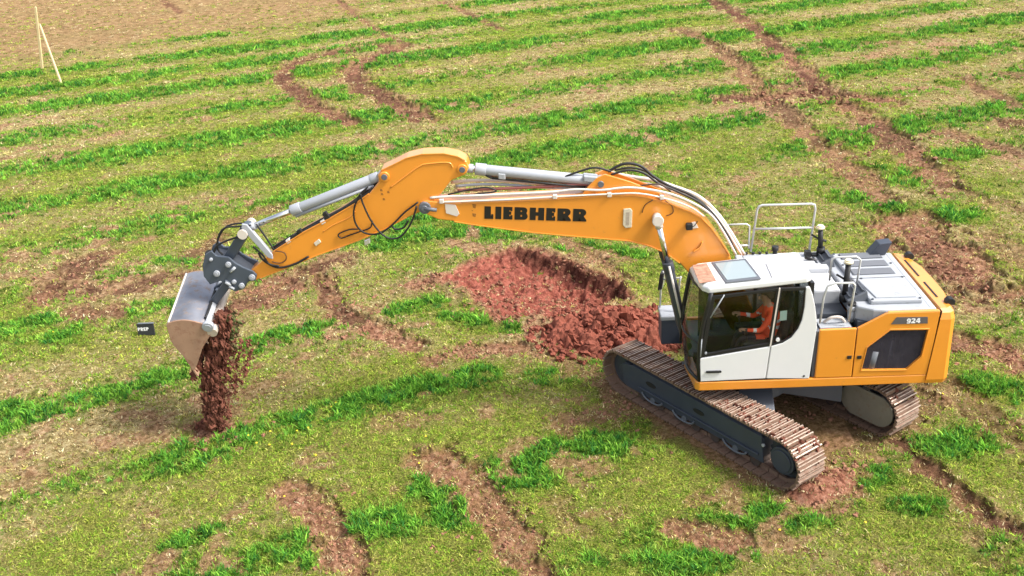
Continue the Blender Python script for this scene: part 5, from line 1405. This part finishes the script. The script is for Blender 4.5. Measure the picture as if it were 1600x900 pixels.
hb.add(rings, [[i * 14 + k_, i * 14 + (k_ + 1) % 14, (i + 1) * 14 + (k_ + 1) % 14, (i + 1) * 14 + k_] for i in range(6) for k_ in range(14)], True)
hb.build('hair', 'hair', person)
fc = MB(); f0 = PJ['head'][0]
fc.prism([f0 + Vector((-.085, -.014, -.03)), f0 + Vector((-.085, .014, -.03)), f0 + Vector((-.08, 0, .03))], (-.03, 0, -.004)); fc.build('nose', 'skin', person, .004)
for s_ in (1, -1):
    e = MB(); e.obox(f0 + Vector((-.083, s_ * .034, .02)), (.008, 0, 0), (0, .014, 0), (0, 0, .006)); e.build('eye', 'black', person, .003)
    e = MB(); e.obox(f0 + Vector((.01, s_ * .09, 0)), (.016, 0, 0), (0, .01, 0), (0, 0, .03)); e.build('ear', 'skin', person, .006)
e = MB(); e.obox(f0 + Vector((-.082, 0, -.058)), (.006, 0, 0), (0, .024, 0), (0, 0, .006)); e.build('mouth', mat('lips', (.25, .09, .07), .6), person, .003)

# ------------------------------------------------------------------ stakes, sign, dandelions
def stake(p0, p1, w, label):
    p0, p1 = Vector(p0), Vector(p1)
    d = (p1 - p0); L = d.length; d.normalize(); a = d.cross(Vector((0, 1, 0))).normalized() * w; b = d.cross(a).normalized() * w
    mb = MB()
    tip = p1 + d * w * 2
    mb.add([p0 - a - b, p0 + a - b, p0 + a + b, p0 - a + b, p1 - a * .9 - b * .9, p1 + a * .9 - b * .9, p1 + a * .9 + b * .9, p1 - a * .9 + b * .9, tip],
           [[0, 3, 2, 1], [0, 1, 5, 4], [1, 2, 6, 5], [2, 3, 7, 6], [3, 0, 4, 7], [4, 5, 8], [5, 6, 8], [6, 7, 8], [7, 4, 8]])
    o = mb.build('wooden_stake', 'wood', None, .006); tag(o, label, 'stake', 'survey stakes at the edge of the field')
g0 = Vector((*atz(65.5, 107), 0)); g1 = Vector((*atz(96, 130), 0))
def up_to(g, x, y):                 # point above the ground line through g (same distance) seen at pixel x, y
    d_ = _ray(x, y); t_ = (g.y - CAM_POS[1]) / d_[1]; q_ = CAM_POS + t_ * d_; return Vector(q_)
top_ = up_to(g0, 55.5, 12)
stake(g0 - Vector((0, 0, .15)), top_, .055, 'tall pale wooden stake standing upright at the field edge')
lean_t = up_to(g0 + Vector((0, -.6, 0)), 62, 38)
stake(g1 - Vector((0, 0, .1)), lean_t, .042, 'shorter pale wooden stake leaning against the upright stake')

su = Vector((*atz(230, 523), 0))
sg = empty('marker_board', su); sg.rotation_euler = (0, 0, 0)
tag(sg, 'small black board with white letters standing in the grass left of the bucket', 'sign')
bdm = MB(); bdm.obox((0, 0, .135), (.19, 0, 0), (0, .018, .0), (0, .012, .135)); bo_ = bdm.build('board', 'signboard', sg, .006)
tpm = MB(); tpm.obox((.02, .014, .277), (.18, 0, 0), (0, .03, 0), (0, 0, .006)); tpm.build('board_cap', 'grey', sg)
for s_ in (1, -1):
    lg = MB(); lg.tube([Vector((s_ * .1, .02, -.08)), Vector((s_ * .1, .03, .05))], .012, 6); lg.build('leg', 'blackplastic', sg)
gP = (.7, [[(0, 0), (0, 1)] + arc(.4, .7, .30, .30, 90, -90, 6) + [(.3, .4), (.3, 0)], [(.28, .58), (.28, .8), (.42, .8), (.42, .58)]])
gR2 = (.75, [[(0, 0), (0, 1)] + arc(.42, .7, .30, .30, 90, -70, 6) + [(.75, 0), (.45, 0), (.32, .35), (.28, .35), (.28, 0)], [(.28, .58), (.28, .8), (.42, .8), (.42, .58)]])
gE2 = (.62, [[(0, 0), (0, 1), (.62, 1), (.62, .78), (.28, .78), (.28, .6), (.55, .6), (.55, .4), (.28, .4), (.28, .22), (.62, .22), (.62, 0)]])
lt = letters([gP, gR2, gE2, gP], Vector((-.175, -.0215, .11)), (1, 0, 0), (0, .089, 1), .078, .12, .003, 'board_lettering', 'whiteletter', bo_)

spots = [(0, 0)] * 0
rd = random.Random(4)
for (x_, y_, sx_, sy_, c_) in ((420, 690, 40, 18, 12), (640, 705, 30, 10, 5), (480, 735, 70, 30, 6), (190, 560, 90, 40, 5), (900, 500, 60, 90, 4), (1300, 700, 120, 60, 6), (560, 640, 40, 10, 4), (1150, 800, 150, 50, 6)):
    for _ in range((c_ + 1) // 2): spots.append((rd.gauss(x_, sx_), rd.gauss(y_, sy_)))
proto = None
gp_ = np.array([atz(*s_) for s_ in spots]); gz = field(gp_[:, 0], gp_[:, 1])[6]
for (X_, Y_), z_ in zip(gp_, gz):
    if math.hypot(X_, Y_) < 3.0: continue
    if proto is None:
        mb = MB(); mb.tube([Vector((0, 0, 0)), Vector((0, 0, .006)), Vector((0, 0, .014))], .021, 10, .014)
        proto = mb.build('dandelion_flower', 'petal'); o = proto
        tag(o, 'tiny yellow dandelion flower open in the trampled grass', 'flower', 'dandelions dotted about the field')
    else:
        o = proto.copy(); COL.objects.link(o)
    o.location = (X_, Y_, z_ + .055); o.rotation_euler = (rd.uniform(-.4, .4), rd.uniform(-.4, .4), 0)
